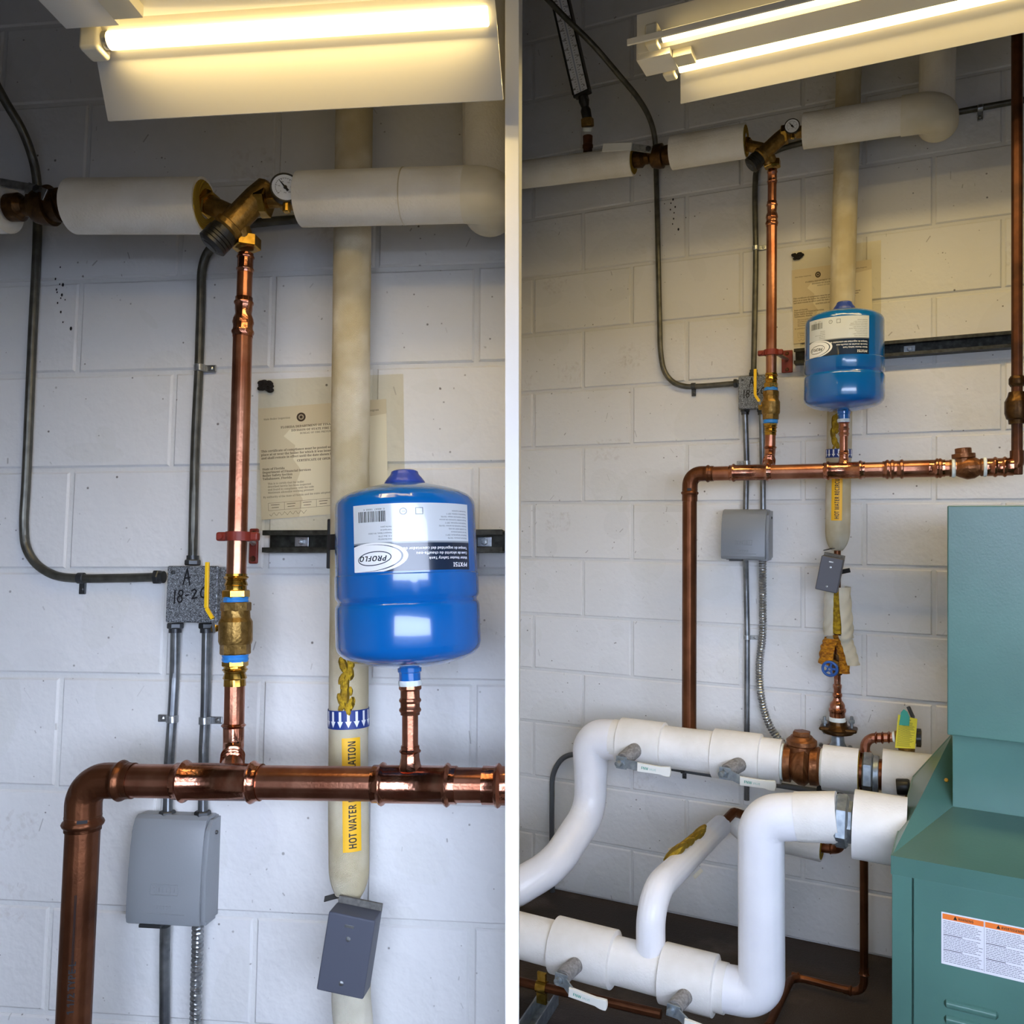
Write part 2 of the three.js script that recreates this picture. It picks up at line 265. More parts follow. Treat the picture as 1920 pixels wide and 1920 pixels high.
function slabOf(name, lo, hi, m) { const o = structure(name, G, zero); part(o, name + '_panel', box(V((lo[0] + hi[0]) / 2, (lo[1] + hi[1]) / 2, (lo[2] + hi[2]) / 2), hi[0] - lo[0], hi[1] - lo[1], hi[2] - lo[2], 0.001), m); return o; }
slabOf('floor', [-1.9, -0.15, -3.5], [2.6, 0, 0.7], M.floor);
slabOf('ceiling', [-1.9, HIGH, -3.5], [2.6, HIGH + 0.15, 0.7], M.ceiling);
slabOf('wall_west', [-1.75, 0, -3.4], [-1.6, HIGH, 0.7], M.plaster);
slabOf('wall_east', [2.25, 0, -3.4], [2.4, HIGH, 0.7], M.plaster);
slabOf('wall_middle', [-0.01056, 0, -3.2], [0.01056, HIGH, -1.3], M.partition);
const DOOR = { x0: -0.7, x1: 1.6, sill: 0.78, top: 1.78, z: 0.55 };
{ const o = structure('wall_front', G, zero), z = DOOR.z + 0.075;
  part(o, 'pier', box(V((-1.6 + DOOR.x0) / 2, HIGH / 2, z), DOOR.x0 + 1.6, HIGH, 0.15, 0.001), M.plaster);
  part(o, 'pier', box(V((2.25 + DOOR.x1) / 2, HIGH / 2, z), 2.25 - DOOR.x1, HIGH, 0.15, 0.001), M.plaster);
  part(o, 'lintel', box(V((DOOR.x0 + DOOR.x1) / 2, (HIGH + DOOR.top) / 2, z), DOOR.x1 - DOOR.x0, HIGH - DOOR.top, 0.15, 0.001), M.plaster); }
{ const o = structure('added_door_1', G, zero), w = (DOOR.x1 - DOOR.x0) / 2;                // added, unseen lower leaves, shut to keep sky light off the low walls
  for (const k of [0, 1]) { const leaf = part(o, 'added_lower_leaf', box(V(DOOR.x0 + w * (k + 0.5), DOOR.sill / 2 + 0.005, DOOR.z + 0.06), w - 0.008, DOOR.sill - 0.01, 0.045, 0.003), M.addedDoorPaint); part(leaf, 'added_ledge', box(V(DOOR.x0 + w * (k + 0.5), DOOR.sill + 0.012, DOOR.z + 0.06), w - 0.008, 0.024, 0.07, 0.004), M.addedDoorPaint); } }
{ const o = structure('ground_outside', G, zero); part(o, 'asphalt', box(V(0, -0.07, 20.7), 60, 0.1, 40, 0.01), M.asphalt); }

function blockGeo(u0, u1, v0, v1, b = 0.0035) {
  const q = (u, v, n) => V(u, v, n), A = [q(u0 + b, v0 + b, 0), q(u1 - b, v0 + b, 0), q(u1 - b, v1 - b, 0), q(u0 + b, v1 - b, 0)], B = [q(u0, v0, -b), q(u1, v0, -b), q(u1, v1, -b), q(u0, v1, -b)], C = B.map((p) => V(p.x, p.y, -0.02));
  const T = [], quad = (a, c, d, e) => T.push(a, c, d, a, d, e);
  quad(...A); for (let i = 0; i < 4; i++) { const j = (i + 1) % 4; quad(B[i], B[j], A[j], A[i]); quad(C[i], C[j], B[j], B[i]); }
  const g = new THREE.BufferGeometry(); g.setAttribute('position', new THREE.Float32BufferAttribute(T.flatMap((p) => [p.x, p.y, p.z]), 3)); g.computeVertexNormals();
  g.setAttribute('uv', new THREE.Float32BufferAttribute(T.flatMap((p) => [p.x, p.y]), 2)); g.userData.keepUV = true; return g;
}
function blockWall(name, fr, joints, period, phase, u0, u1, top, bottom) {
  const rows = joints.slice(); while (rows[0] < top) rows.unshift(rows[0] + 0.2); while (rows[rows.length - 1] > bottom + 0.05) rows.push(Math.max(bottom, rows[rows.length - 1] - 0.2));
  rows[0] = top; if (rows[rows.length - 1] - bottom < 0.06) rows[rows.length - 1] = bottom;
  const first = rows.findIndex((v) => Math.abs(v - joints[1]) < 1e-9), o = structure(name, fr, V(0, bottom, 0)), h = 0.0048;
  part(o, 'mortar', box(V((u0 + u1) / 2, (top + bottom) / 2, -0.085), u1 - u0, top - bottom, 0.16, 0.001), M.mortar);
  for (let r = 0; r < rows.length - 1; r++) {
    const ph = phase[((r - first) % 2 + 2) % 2]; let a = ph; while (a > u0) a -= period;
    for (; a < u1; a += period) { const x0 = Math.max(a, u0), x1 = Math.min(a + period, u1); if (x1 - x0 < 0.03) continue; const w = () => (rnd() - 0.5) * 0.0016; part(o, 'block', blockGeo(x0 + h + w(), x1 - h + w(), rows[r + 1] + h + w(), rows[r] - h + w()), M.wall); }
  }
  return o;
}
const JL = [1.0528, 0.874, 0.6798, 0.4862, 0.2895, 0.0917, -0.1131, -0.3215, -0.5407, -0.7622];
const JR = [1.6502, 1.4448, 1.2361, 1.0265, 0.822, 0.6219, 0.4201, 0.2237, 0.0308, -0.1623, -0.3585, -0.5509, -0.7355, -0.9283, -1.1245];
const wallLeft = blockWall('wall_left', L, JL, 0.4145, [-0.9, -0.688], -1.62, -0.0, 2.0, -1.31);
const wallRight = blockWall('wall_right', R, JR, 0.3585, [0.268, 0.083], 0.0, 2.5, 1.985, -1.31);

// ---------- builders shared by the two bays ----------
const at = (fr, list, n) => list.map(([x, y, k]) => fr.l(x, y, k ?? n));

// fluorescent strip light under a white two-wing reflector; A..B is the lip nearer the wall
function splatter(fr, wall, spots) {                            // dark paint specks on one block
  const g = spots.map(([x, y, k]) => { const c = fr.l(x, y, 0.0004), q = new THREE.IcosahedronGeometry(k * fr.s(c), 1); q.scale(0.8, 1.2, 0.25); q.translate(c.x, c.y, c.z); return q; });
  part(wall, 'paint_specks', g, M.ink, 'dark specks of paint');
}
function stripLight(fr, A, B, o) {
  const T = thing('fluorescent_light', `white two-lamp fluorescent reflector light glowing warm yellow ${BAY.get(fr)}`, 'light', fr, A);
  const d = B.clone().sub(A), len = d.length(), ax = d.clone().normalize(), up = V(0, 1, 0), out = V(0, 0, 1);
  const P = (s, v, n) => A.clone().addScaledVector(ax, s).addScaledVector(up, v).addScaledVector(out, n);
  const w = o.width, h = o.rise, c = w / 2, ch = 0.052;
  const run = (poly, s0, s1, m, name, skew = 0) => { const a = P(s0, 0, 0), g = prism(poly.map(([n, v]) => [n, v]), 0, s1 - s0, 0.0008), q0 = g.attributes.position, par = T; if (skew) for (let i = 0; i < q0.count; i++) if (q0.getX(i) < 0.1) q0.setX(i, q0.getX(i) + skew * q0.getZ(i) / (c - ch)); const q = new THREE.Quaternion().setFromUnitVectors(V(1, 0, 0), ax); g.applyQuaternion(q); g.translate(a.x, a.y, a.z); return part(par, name, g, m); };
  const t = 0.0018;
  run([[0, 0], [0.002, -0.002], [c - ch, h], [c - ch, h + t], [0.001, t + 0.003], [0, 0.012], [-0.001, 0.012]], 0, len, M.lampWhite, 'reflector_wing', o.skew);
  part(T, 'rolled_lip', cyl(P(0, 0.003, 0), P(len, 0.003, 0), 0.0042, 14), M.lampWhite);
  run([[w, -o.nearDrop], [w + 0.001, 0.012 - o.nearDrop], [w, 0.012 - o.nearDrop], [w - 0.001, t + 0.003 - o.nearDrop], [c + ch, h + t], [c + ch, h], [w - 0.002, -0.002 - o.nearDrop]].reverse(), -0.03, len, M.lampWhite, 'reflector_wing');
  run([[c - ch + 0.008, h - 0.004 - o.channelDrop], [c + ch - 0.008, h - 0.004 - o.channelDrop], [c + ch, h], [c + ch, h + 0.055], [c - ch, h + 0.055], [c - ch, h]], -0.045 + o.channelStart, len, M.lampWhite, 'channel');
  run([[c - 0.04, h - 0.018 - o.channelDrop], [c + 0.04, h - 0.018 - o.channelDrop], [c + 0.04, h - 0.002], [c - 0.04, h - 0.002]], -0.05 + o.channelStart, 0.03 + o.channelStart, M.lampWhite, 'end_cap');
  run([[c - 0.024, h - 0.021 - o.channelDrop], [c + 0.024, h - 0.021 - o.channelDrop], [c + 0.024, h - 0.003], [c - 0.024, h - 0.003]], 0.032 + o.channelStart, 0.075 + o.channelStart, M.lampSocket, 'latch');
  const tn = [c - ch - 0.022, c + ch + 0.022], tv = h - 0.022, ts = o.tubeStart, cs = o.channelStart;
  tn.forEach((n, i) => {
    const sg = box(P(-0.012 + ts, tv + 0.004, n), 0.03, 0.05, 0.036, 0.006); part(T, 'lamp_socket', sg, M.lampSocket);
    const a = P(0.006 + ts, tv, n), b = P(len - 0.01, tv, n);
    const tube = part(T, 'lamp_tube', cyl(a, b, 0.0127, 20), M.tubeGlow, 'glowing fluorescent tube'); part(tube, 'end_ferrule', cyl(P(-0.002 + ts, tv, n), P(0.012 + ts, tv, n), 0.013, 20), M.plated);
    const light = new THREE.RectAreaLight(TUBE, TUBE_LIGHT * o.power, len - 0.02 - ts, 0.024); light.name = 'fluorescent_tube';
    const b0 = bases.get(T), mid = a.clone().lerp(b, 0.5).add(V(0, -0.0145, 0)).sub(b0); light.position.copy(mid);
    const q = new THREE.Quaternion().setFromUnitVectors(V(1, 0, 0), ax); light.quaternion.copy(q).multiply(new THREE.Quaternion().setFromAxisAngle(V(1, 0, 0), -Math.PI / 2)); T.add(light);
  });
  for (const s of [0.1, len - 0.1]) { const p = P(s, h + 0.05, c), wp = fr.w(p), topw = fr.loc(V(wp.x, HIGH, wp.z)); part(T, 'hanger_rod', cyl(p, topw, 0.004, 8), M.plated); }
  return T;
}
function strap(T, fr, c, dir, r, tab, m = M.plated) {           // one-hole strap: band round the pipe and a screwed tab
  const a = c.clone().addScaledVector(dir, -0.007), b = c.clone().addScaledVector(dir, 0.007);
  const s = part(T, 'strap', [cyl(a, b, r + 0.0022, 20, 0.001), box(c.clone().addScaledVector(tab, r + 0.011).setZ(0.004), Math.abs(tab.x) > 0.5 ? 0.024 : 0.014, Math.abs(tab.x) > 0.5 ? 0.014 : 0.024, 0.004, 0.0015)], m);
  part(s, 'screw', turned(c.clone().addScaledVector(tab, r + 0.0135).setZ(0.004), V(0, 0, 1), [[0, 0.0045], [0.003, 0.0042], [0.0045, 0.002]], 12), m);
}
function connector(T, c, dir, r, m = M.steelNut) { part(T, 'connector', [hex(c, dir, 0.011, r + 0.006), turned(c.clone().addScaledVector(dir, 0.011), dir, [[0, r + 0.003], [0.008, r + 0.003]], 16)], m); }
function conduit(fr, label, pts, r, o = {}) {
  const T = thing(o.name ?? 'conduit', label, 'conduit', fr, pts[pts.length - 1]);
  part(T, 'tube', sweep(pts, r, { bend: o.bend ?? 0.08, smooth: o.smooth, seg: 16 }), o.m ?? M.conduit);
  for (const [c, dir, tab] of o.straps ?? []) strap(T, fr, c, dir, r, tab, o.sm);
  for (const [c, dir] of o.ends ?? []) connector(T, c, dir, r);
  return T;
}
function flexConduit(fr, label, pts, r) {
  const T = thing('flexible_conduit', label, 'conduit', fr, pts[0]);
  part(T, 'spiral_tube', sweep(pts, r, { smooth: 60, seg: 14, every: 0.0017, crease: 1.0, rfun: (s) => r * (0.78 + 0.26 * Math.abs(Math.sin(s * Math.PI / 0.0085))) }), M.plated);
  return T;
}
// insulated run: tube with rounded bends and seams
function insulated(fr, name, label, pts, r, m, o = {}) {
  const T = thing(name, label, 'pipe', fr, pts[0]);
  part(T, 'jacket', sweep(pts, r, { bend: o.bend ?? 0.08, seg: 36, prof: o.prof, every: o.every, jitter: o.jitter }), m);
  for (const e of o.ends ?? []) { const A = pts[e ? pts.length - 1 : 0], d = (e ? A.clone().sub(pts[pts.length - 2]) : A.clone().sub(pts[1])).normalize(); part(T, 'insulation_end', turned(A.clone().addScaledVector(d, -0.001), d, [[0, r - 0.004], [0.0025, r - 0.006], [0.0025, r * 0.45], [-0.004, r * 0.45]], 30), M.foam); }
  return T;
}
const collar = (A, d, r, L2, m) => turned(A, d, [[0, r - 0.004], [0.002, r], [L2 - 0.002, r], [L2, r - 0.004]], 36);

// grey speckled outlet box with marker writing on its cover
function junctionBox(fr, x0, y0, x1, y1) {
  const c = fr.l((x0 + x1) / 2, (y0 + y1) / 2, 0.045), s = fr.s(c), w = (x1 - x0) * s, h = (y1 - y0) * s;
  const T = thing('junction_box', `speckled grey square outlet box marked A 18-20 ${BAY.get(fr)}`, 'outlet box', fr, V(c.x, c.y, 0));
  part(T, 'body', box(V(c.x, c.y, 0.019), w * 0.97, h * 0.97, 0.038, 0.006), M.speckled);
  const cv = part(T, 'cover', box(V(c.x, c.y, 0.0415), w, h, 0.007, 0.003), M.speckled);
  const base = M.speckled.map.image;
  const t = canvasTex(512, 512, (x, W, H) => {
    const im = x.createImageData(W, H); for (let i = 0; i < W * H * 4; i++) im.data[i] = base.data[i]; x.putImageData(im, 0, 0);
    x.strokeStyle = '#121216'; x.lineWidth = 15; x.lineCap = 'round'; x.lineJoin = 'round';
    const ln = (p) => { x.beginPath(); p.forEach(([a, b], i) => i ? x.lineTo(a, b) : x.moveTo(a, b)); x.stroke(); };
    ln([[160, 165], [200, 12], [232, 165]]); ln([[172, 105], [232, 96]]);                                  // A
    ln([[78, 225], [74, 345]]);                                                                           // 1
    x.beginPath(); x.ellipse(140, 245, 22, 26, 0, 0, 7); x.stroke(); x.beginPath(); x.ellipse(132, 305, 24, 30, 0, 0, 7); x.stroke();   // 8
    ln([[190, 268], [222, 264]]);
    ln([[256, 225], [285, 208], [305, 228], [262, 300], [312, 288]]);                                      // 2
    x.beginPath(); x.ellipse(382, 240, 28, 48, 0.2, 0, 7); x.stroke();                                     // 0
  });
  const q = (a, b) => V(c.x + a * w * 0.47, c.y + b * h * 0.47, 0.0453);
  part(cv, 'marker_writing', sheet(q(-1, -1), q(1, -1), q(1, 1), q(-1, 1)), mat({ map: t, metalness: 0.4, roughness: 0.5 }), 'black marker writing A 18-20');
  for (const [a, b] of [[-0.8, 0.82], [0.8, -0.82]]) part(cv, 'screw', turned(q(a, b), V(0, 0, 1), [[0, 0.004], [0.002, 0.0036], [0.003, 0.0015]], 12), M.steelNut);
  return T;
}
// grey pull-out disconnect with a bowed hood
function switchBox(fr, x0, y0, x1, y1, kd) {
  const a = fr.l(x0, y0, 0.085 * kd), b = fr.l(x1, y1, 0.085 * kd), u0 = a.x, u1 = b.x, v1 = a.y, v0 = b.y, h = v1 - v0;
  const T = thing('switch_box', `grey metal disconnect switch box with bowed hood ${BAY.get(fr)}`, 'switch box', fr, V((u0 + u1) / 2, v0, 0));
  const K = (l) => l.map(([n, v]) => [n * kd, v]);
  part(T, 'body', prism(K([[0, v0 - 0.004], [0.06, v0 - 0.004], [0.062, v0 + 0.02], [0.05, v1 - 0.01], [0, v1 - 0.004]]), u0 + 0.008, u1 - 0.004), M.enamelGrey);
  const H = (k) => v0 + h * k, prof = [[0.0, H(0.99)], [0.052, H(1)], [0.068, H(0.97)], [0.079, H(0.9)], [0.089, H(0.72)], [0.095, H(0.5)], [0.0985, H(0.25)], [0.099, H(0.07)], [0.094, H(0.015)], [0.086, H(0)], [0.084, H(0)], [0.084, H(0.06)], [0.076, H(0.85)], [0.05, H(0.95)], [0.0, H(0.96)]];
  const hood = part(T, 'hood', prism(K(prof), u0, u1 - 0.008, 0.0025), M.enamelGrey);
  part(T, 'side_plate', prism(K([[0, H(0.02)], [0.084, H(0.04)], [0.09, H(0.45)], [0.074, H(0.88)], [0.05, H(0.965)], [0, H(0.965)]]), u1 - 0.009, u1, 0.001), M.enamelGrey);
  const uc = (u0 + u1) / 2 - 0.002, w = u1 - u0, face = (k) => (0.0985 - Math.max(0, k - 0.25) * 0.016) * kd + 0.0006;
  const em = []; const bar = (du, k, ww, hh) => em.push(box(V(uc + du * w, H(k), face(k) - 0.0004), ww, hh, 0.0016, 0.0006));
  bar(0, 0.385, w * 0.36, 0.0012); bar(0, 0.29, w * 0.36, 0.0012); bar(-0.18, 0.3375, 0.0012, h * 0.095); bar(0.18, 0.3375, 0.0012, h * 0.095);
  for (let i = 0; i < 6; i++) bar(-0.125 + i * 0.05, 0.3375, w * 0.026, h * (i % 2 ? 0.04 : 0.055));
  for (let i = 0; i < 5; i++) bar(-0.09 + i * 0.045, 0.175, w * 0.03, h * 0.03); bar(0, 0.115, w * 0.55, 0.002);
  part(hood, 'embossed_lettering', em, M.enamelGrey);
  part(T, 'hasp', box(V(u0 + w * 0.3, v0 - 0.003, 0.075 * kd), w * 0.28, 0.006, 0.02, 0.001), M.steelNut);
  part(T, 'rivet', turned(V(u1, H(0.83), 0.03 * kd), V(1, 0, 0), [[0, 0.004], [0.003, 0.003]], 12), M.steelNut);
  return T;
}
// gauge with dial, on a stub
function gauge(T, fr, c, r, dir) {
  const g = part(T, 'gauge_case', turned(c.clone().addScaledVector(dir, -r * 0.7), dir, [[0, r * 0.95], [r * 0.6, r], [r * 0.72, r], [r * 0.72, r * 0.9], [r * 0.66, r * 0.88]], 32), M.black);
  const t = canvasTex(256, 256, (x) => { x.fillStyle = '#e8ebee'; x.fillRect(0, 0, 256, 256); x.translate(128, 128); x.strokeStyle = '#222'; x.lineWidth = 2; x.beginPath(); x.arc(0, 0, 92, 2.3, 7.1); x.stroke(); x.fillStyle = '#222'; x.font = '17px sans-serif'; x.textAlign = 'center'; x.textBaseline = 'middle';
    for (let i = 0; i <= 20; i++) { const a = 2.36 + i * 4.71 / 20, k = i % 4 ? 84 : 76; x.lineWidth = i % 4 ? 2 : 4; x.beginPath(); x.moveTo(Math.cos(a) * 96, Math.sin(a) * 96); x.lineTo(Math.cos(a) * k, Math.sin(a) * k); x.stroke(); if (i % 4 === 0) x.fillText(String(i * 10), Math.cos(a) * 58, Math.sin(a) * 58); }
    x.fillText('PSI', 0, 52); });
  const a = V(0, 1, 0).cross(dir).normalize(), b = dir.clone().cross(a).normalize(), k = r * 0.9, o = c.clone().addScaledVector(dir, -r * 0.02), q = (s, e) => o.clone().addScaledVector(a, s * k).addScaledVector(b, e * k);
  const disc = new THREE.CircleGeometry(k, 32); disc.applyMatrix4(new THREE.Matrix4().makeBasis(a, b, dir)); disc.translate(o.x, o.y, o.z); disc.userData.keepUV = true;
  part(T, 'gauge_dial', disc, printed(t), 'white dial with black figures');
  const tip = q(-0.45, 0.5).addScaledVector(dir, 0.0015), tail = q(0.2, -0.25).addScaledVector(dir, 0.0015); part(T, 'gauge_needle', [between(tail, tip, [[0, r * 0.09], [tail.distanceTo(tip), r * 0.015]], 8), turned(q(0, 0), dir, [[0, r * 0.13], [0.003, r * 0.11]], 14)], M.black);
  return g;
}
// bronze Y-pattern mixing valve between two insulated runs
function mixingValve(fr, o) {
  const T = thing('mixing_valve', `bronze Y-shaped mixing valve with black knob and small gauge ${BAY.get(fr)}`, 'valve', fr, o.down);
  const { left, right, down, knob, head, k } = o, d = head.clone().sub(knob).normalize(), Lb = knob.distanceTo(head);
  part(T, 'body', [turned(knob.clone().addScaledVector(d, 0.034 * k), d, [[0, 0.021 * k], [0.004 * k, 0.024 * k], [0.012 * k, 0.024 * k], [0.014 * k, 0.0205 * k], [Lb * 0.7, 0.0205 * k], [Lb - 0.005, 0.018 * k], [Lb, 0.013 * k]]),
    cyl(left, knob.clone().lerp(head, 0.62), 0.0155 * k), cyl(right, head.clone().lerp(knob, 0.08), 0.0155 * k), cyl(down, knob.clone().lerp(head, 0.58), 0.0165 * k)], M.brassCast);
  const e = d; const pr = [[0, 0.017 * k], [0.003 * k, 0.0225 * k]]; for (let i = 0; i < 4; i++) pr.push([(0.004 + i * 0.006) * k, 0.0235 * k], [(0.0085 + i * 0.006) * k, 0.0235 * k], [(0.009 + i * 0.006) * k, 0.0222 * k]); pr.push([0.034 * k, 0.022 * k]);
  const kn = part(T, 'knob', turned(knob, e, pr, 30, 0.4), M.black); part(kn, 'knob_cap', turned(knob.clone().addScaledVector(e, -0.002), e, [[0, 0.012 * k], [0.003, 0.014 * k]], 20), M.steelNut);
  const ld = knob.clone().lerp(head, 0.62).sub(left).normalize(); part(T, 'union_nut', hex(left.clone().addScaledVector(ld, -0.004), ld, 0.017 * k, 0.022 * k), M.brass);
  const rd = right.clone().sub(head).normalize(); part(T, 'union_nut', hex(o.rnut, V(1, 0, 0), 0.018 * k, 0.0255 * k), M.brass);
  part(T, 'nipple', turned(o.rnut.clone().add(V(0.018 * k, 0, 0)), V(1, 0, 0), [[0, 0.011 * k], [0.02 * k, 0.011 * k], [0.02 * k, 0.0155 * k], [0.05 * k, 0.0165 * k], [0.06 * k, 0.0165 * k]]), M.brassCast);
  part(T, 'union_nut', hex(down.clone().add(V(0, -0.006 * k, 0)), V(0, 1, 0), 0.02 * k, 0.024 * k), M.brass);
  const dir = fr.loc(EYE).sub(o.gauge).setY(0).normalize(); gauge(T, fr, o.gauge, o.gr, dir);
  part(T, 'gauge_stem', cyl(o.gauge.clone().add(V(0, -o.gr * 1.6, -o.gr * 0.35)), o.gauge.clone().add(V(0, -o.gr * 0.6, -o.gr * 0.35)), 0.006 * k, 12), M.brass);
  return T;
}
const up = V(0, 1, 0);
// copper run with press fittings: list of [from, to, radius, ends] sockets
function socket(A, B, r, beads = [1, 1], inset = 0.014) {        // socket fitting from A to B with a ring near either end
  const Ln = A.distanceTo(B), p = [[0, r]]; const h = r * 0.16, w = Math.min(0.011, r * 0.55);
  if (beads[0]) p.push(...bump(inset, r, h, w)); if (beads[1]) p.push(...bump(Ln - inset, r, h, w)); p.push([Ln, r]);
  return between(A, B, p.sort((a, b) => a[0] - b[0]), 32, 0.9);
}
function bar(A, B, w, d, r = 0.0012) { const Ln = A.distanceTo(B), g = new RoundedBoxGeometry(Ln, w, d, 2, Math.min(r, w / 2.1, d / 2.1)); g.applyQuaternion(new THREE.Quaternion().setFromUnitVectors(V(1, 0, 0), B.clone().sub(A).normalize())); const c = A.clone().lerp(B, 0.5); g.translate(c.x, c.y, c.z); return g; }
const NV = 0.08, NT = 0.18, NR = 0.16, NM = 0.23;               // distances of pipe centres from the wall

// blue expansion tank hung upside down, cap on top and printed label
function tank(fr, P) {
  const t0 = fr.l(...P.top, NM), b0 = fr.l(...P.bottom, NM), d = t0.clone().sub(b0), H = d.length(); d.normalize(); const r = P.r * fr.s(t0.clone().lerp(b0, 0.5));
  const T = thing('expansion_tank', `glossy blue steel expansion tank with upside-down label ${BAY.get(fr)}`, 'tank', fr, b0);
  const k = [[0, 0.12], [0.006, 0.3], [0.022, 0.56], [0.045, 0.78], [0.07, 0.91], [0.1, 0.98], [0.13, 1.0], [0.33, 1.0], [0.345, 0.985], [0.352, 0.966], [0.36, 0.96], [0.368, 0.966], [0.376, 0.985], [0.39, 0.998], [0.497, 0.998], [0.503, 0.985], [0.86, 0.982], [0.885, 0.972], [0.905, 0.945], [0.925, 0.89], [0.945, 0.79], [0.965, 0.64], [0.985, 0.43], [1, 0.28], [1, 0.2]];
  part(T, 'shell', turned(b0, d, k.map(([s, q]) => [s * H, q * r]), 72, 0.5), M.tank);
  part(T, 'valve_cap', turned(t0.clone().addScaledVector(d, -0.006), d, [[0, 0.285 * r], [0.008, 0.285 * r], [0.014, 0.25 * r], [0.021, 0.2 * r], [0.026, 0.185 * r], [0.028, 0.15 * r]].map(([s, q]) => [s * P.capK, q]), 36), M.cap);
  part(T, 'nipple', turned(b0.clone().addScaledVector(d, 0.006), d.clone().negate(), [[0, 0.17 * r], [0.012, 0.165 * r], [0.014, 0.15 * r], [0.036, 0.145 * r]].map(([s, q]) => [s * P.capK, q]), 26), M.tank);
  part(T, 'thread_sealant', turned(b0.clone().addScaledVector(d, -0.02 * P.capK), d.clone().negate(), [[0, 0.155 * r], [0.004, 0.165 * r], [0.009, 0.155 * r]], 22), M.dope, 'white pipe sealant');
  const tex = canvasTex(1024, 570, (x, W, Hh) => {
    x.translate(W, Hh); x.rotate(Math.PI);
    x.fillStyle = '#cfd6dc'; x.fillRect(0, 0, W, Hh); x.fillStyle = '#16263d'; x.fillRect(0, 0, W, 232); x.fillStyle = '#8f979e'; x.fillRect(0, 232, W, 14);
    x.fillStyle = '#f4f6f8'; x.font = 'bold 52px sans-serif'; x.fillText('PFXT5I', 28, 62); x.font = 'bold 31px sans-serif'; x.fillText('Water Heater Safety Tank', 28, 112); x.fillText('Cuve de sécurité du chauffe-eau', 28, 154); x.fillText('Tanque de seguridad del calentador de agua', 28, 196);
    x.fillStyle = '#eef1f4'; x.beginPath(); x.ellipse(860, 116, 290, 128, -0.06, 0, 7); x.fill(); x.fillStyle = '#16263d'; x.beginPath(); x.ellipse(868, 116, 262, 112, -0.06, 0, 7); x.fill(); x.fillStyle = '#eef1f4'; x.beginPath(); x.ellipse(884, 116, 262, 110, -0.06, 0, 7); x.fill();
    x.strokeStyle = '#16263d'; x.lineWidth = 7; x.beginPath(); x.ellipse(840, 112, 140, 56, -0.1, 0, 7); x.stroke(); x.fillStyle = '#101a2c'; x.font = 'italic bold 62px sans-serif'; x.textAlign = 'center'; x.fillText('PROFLO', 846, 134); x.textAlign = 'left';
    x.fillStyle = '#39424c'; x.font = '17px sans-serif';
    ['Maximum pressure: 150 PSI', 'Maximum temperature: 200° F', 'Do not exceed pressure', 'For potable water use only', 'Pression maximale de service: 150 PSI', 'Température maximale: 200° F', 'Ne pas excéder la pression de service', 'Presión máxima de trabajo: 150 PSI', 'Temperatura máxima: 200° F', 'No exceder la presión'].forEach((s, i) => x.fillText(s, 28, 276 + i * 26));
    ['Distributed by:', 'P.O. Box 2778', 'Newport News, VA 23602', 'Fabriqué en', 'Hecho para'].forEach((s, i) => x.fillText(s, 690, 276 + i * 26));
    x.fillStyle = '#20262c'; let bx = 740; while (bx < 970) { const w = 2 + Math.floor(rnd() * 4) * 2; x.fillRect(bx, 420, w, 92); bx += w + 3 + Math.floor(rnd() * 3) * 2; }
    x.font = '20px monospace'; x.fillText('0 48047 10068 4', 742, 534);
    x.strokeStyle = '#39424c'; x.lineWidth = 5; x.beginPath(); x.arc(600, 500, 26, 0, 7); x.stroke(); x.strokeRect(450, 474, 54, 54); x.font = '16px sans-serif'; x.fillText('NSF', 584, 506);
  });
  const c = fr.l(...P.label, NM), ty = (P.lab[1] - P.lab[0]) * fr.s(c), e = fr.toEye(c), tilt = new THREE.Quaternion().setFromUnitVectors(up, d);
  const ctr = b0.clone().addScaledVector(d, (c.y - b0.y) / d.y);
  part(T, 'label', wrap(ctr, r * 0.984, e + P.ang[0] * Math.PI / 180, e + P.ang[1] * Math.PI / 180, ty, 0.0012, 28, tilt), mat({ map: tex, roughness: 0.25, clearcoat: 0.5 }), 'white and navy printed label, upside down');
  return T;
}
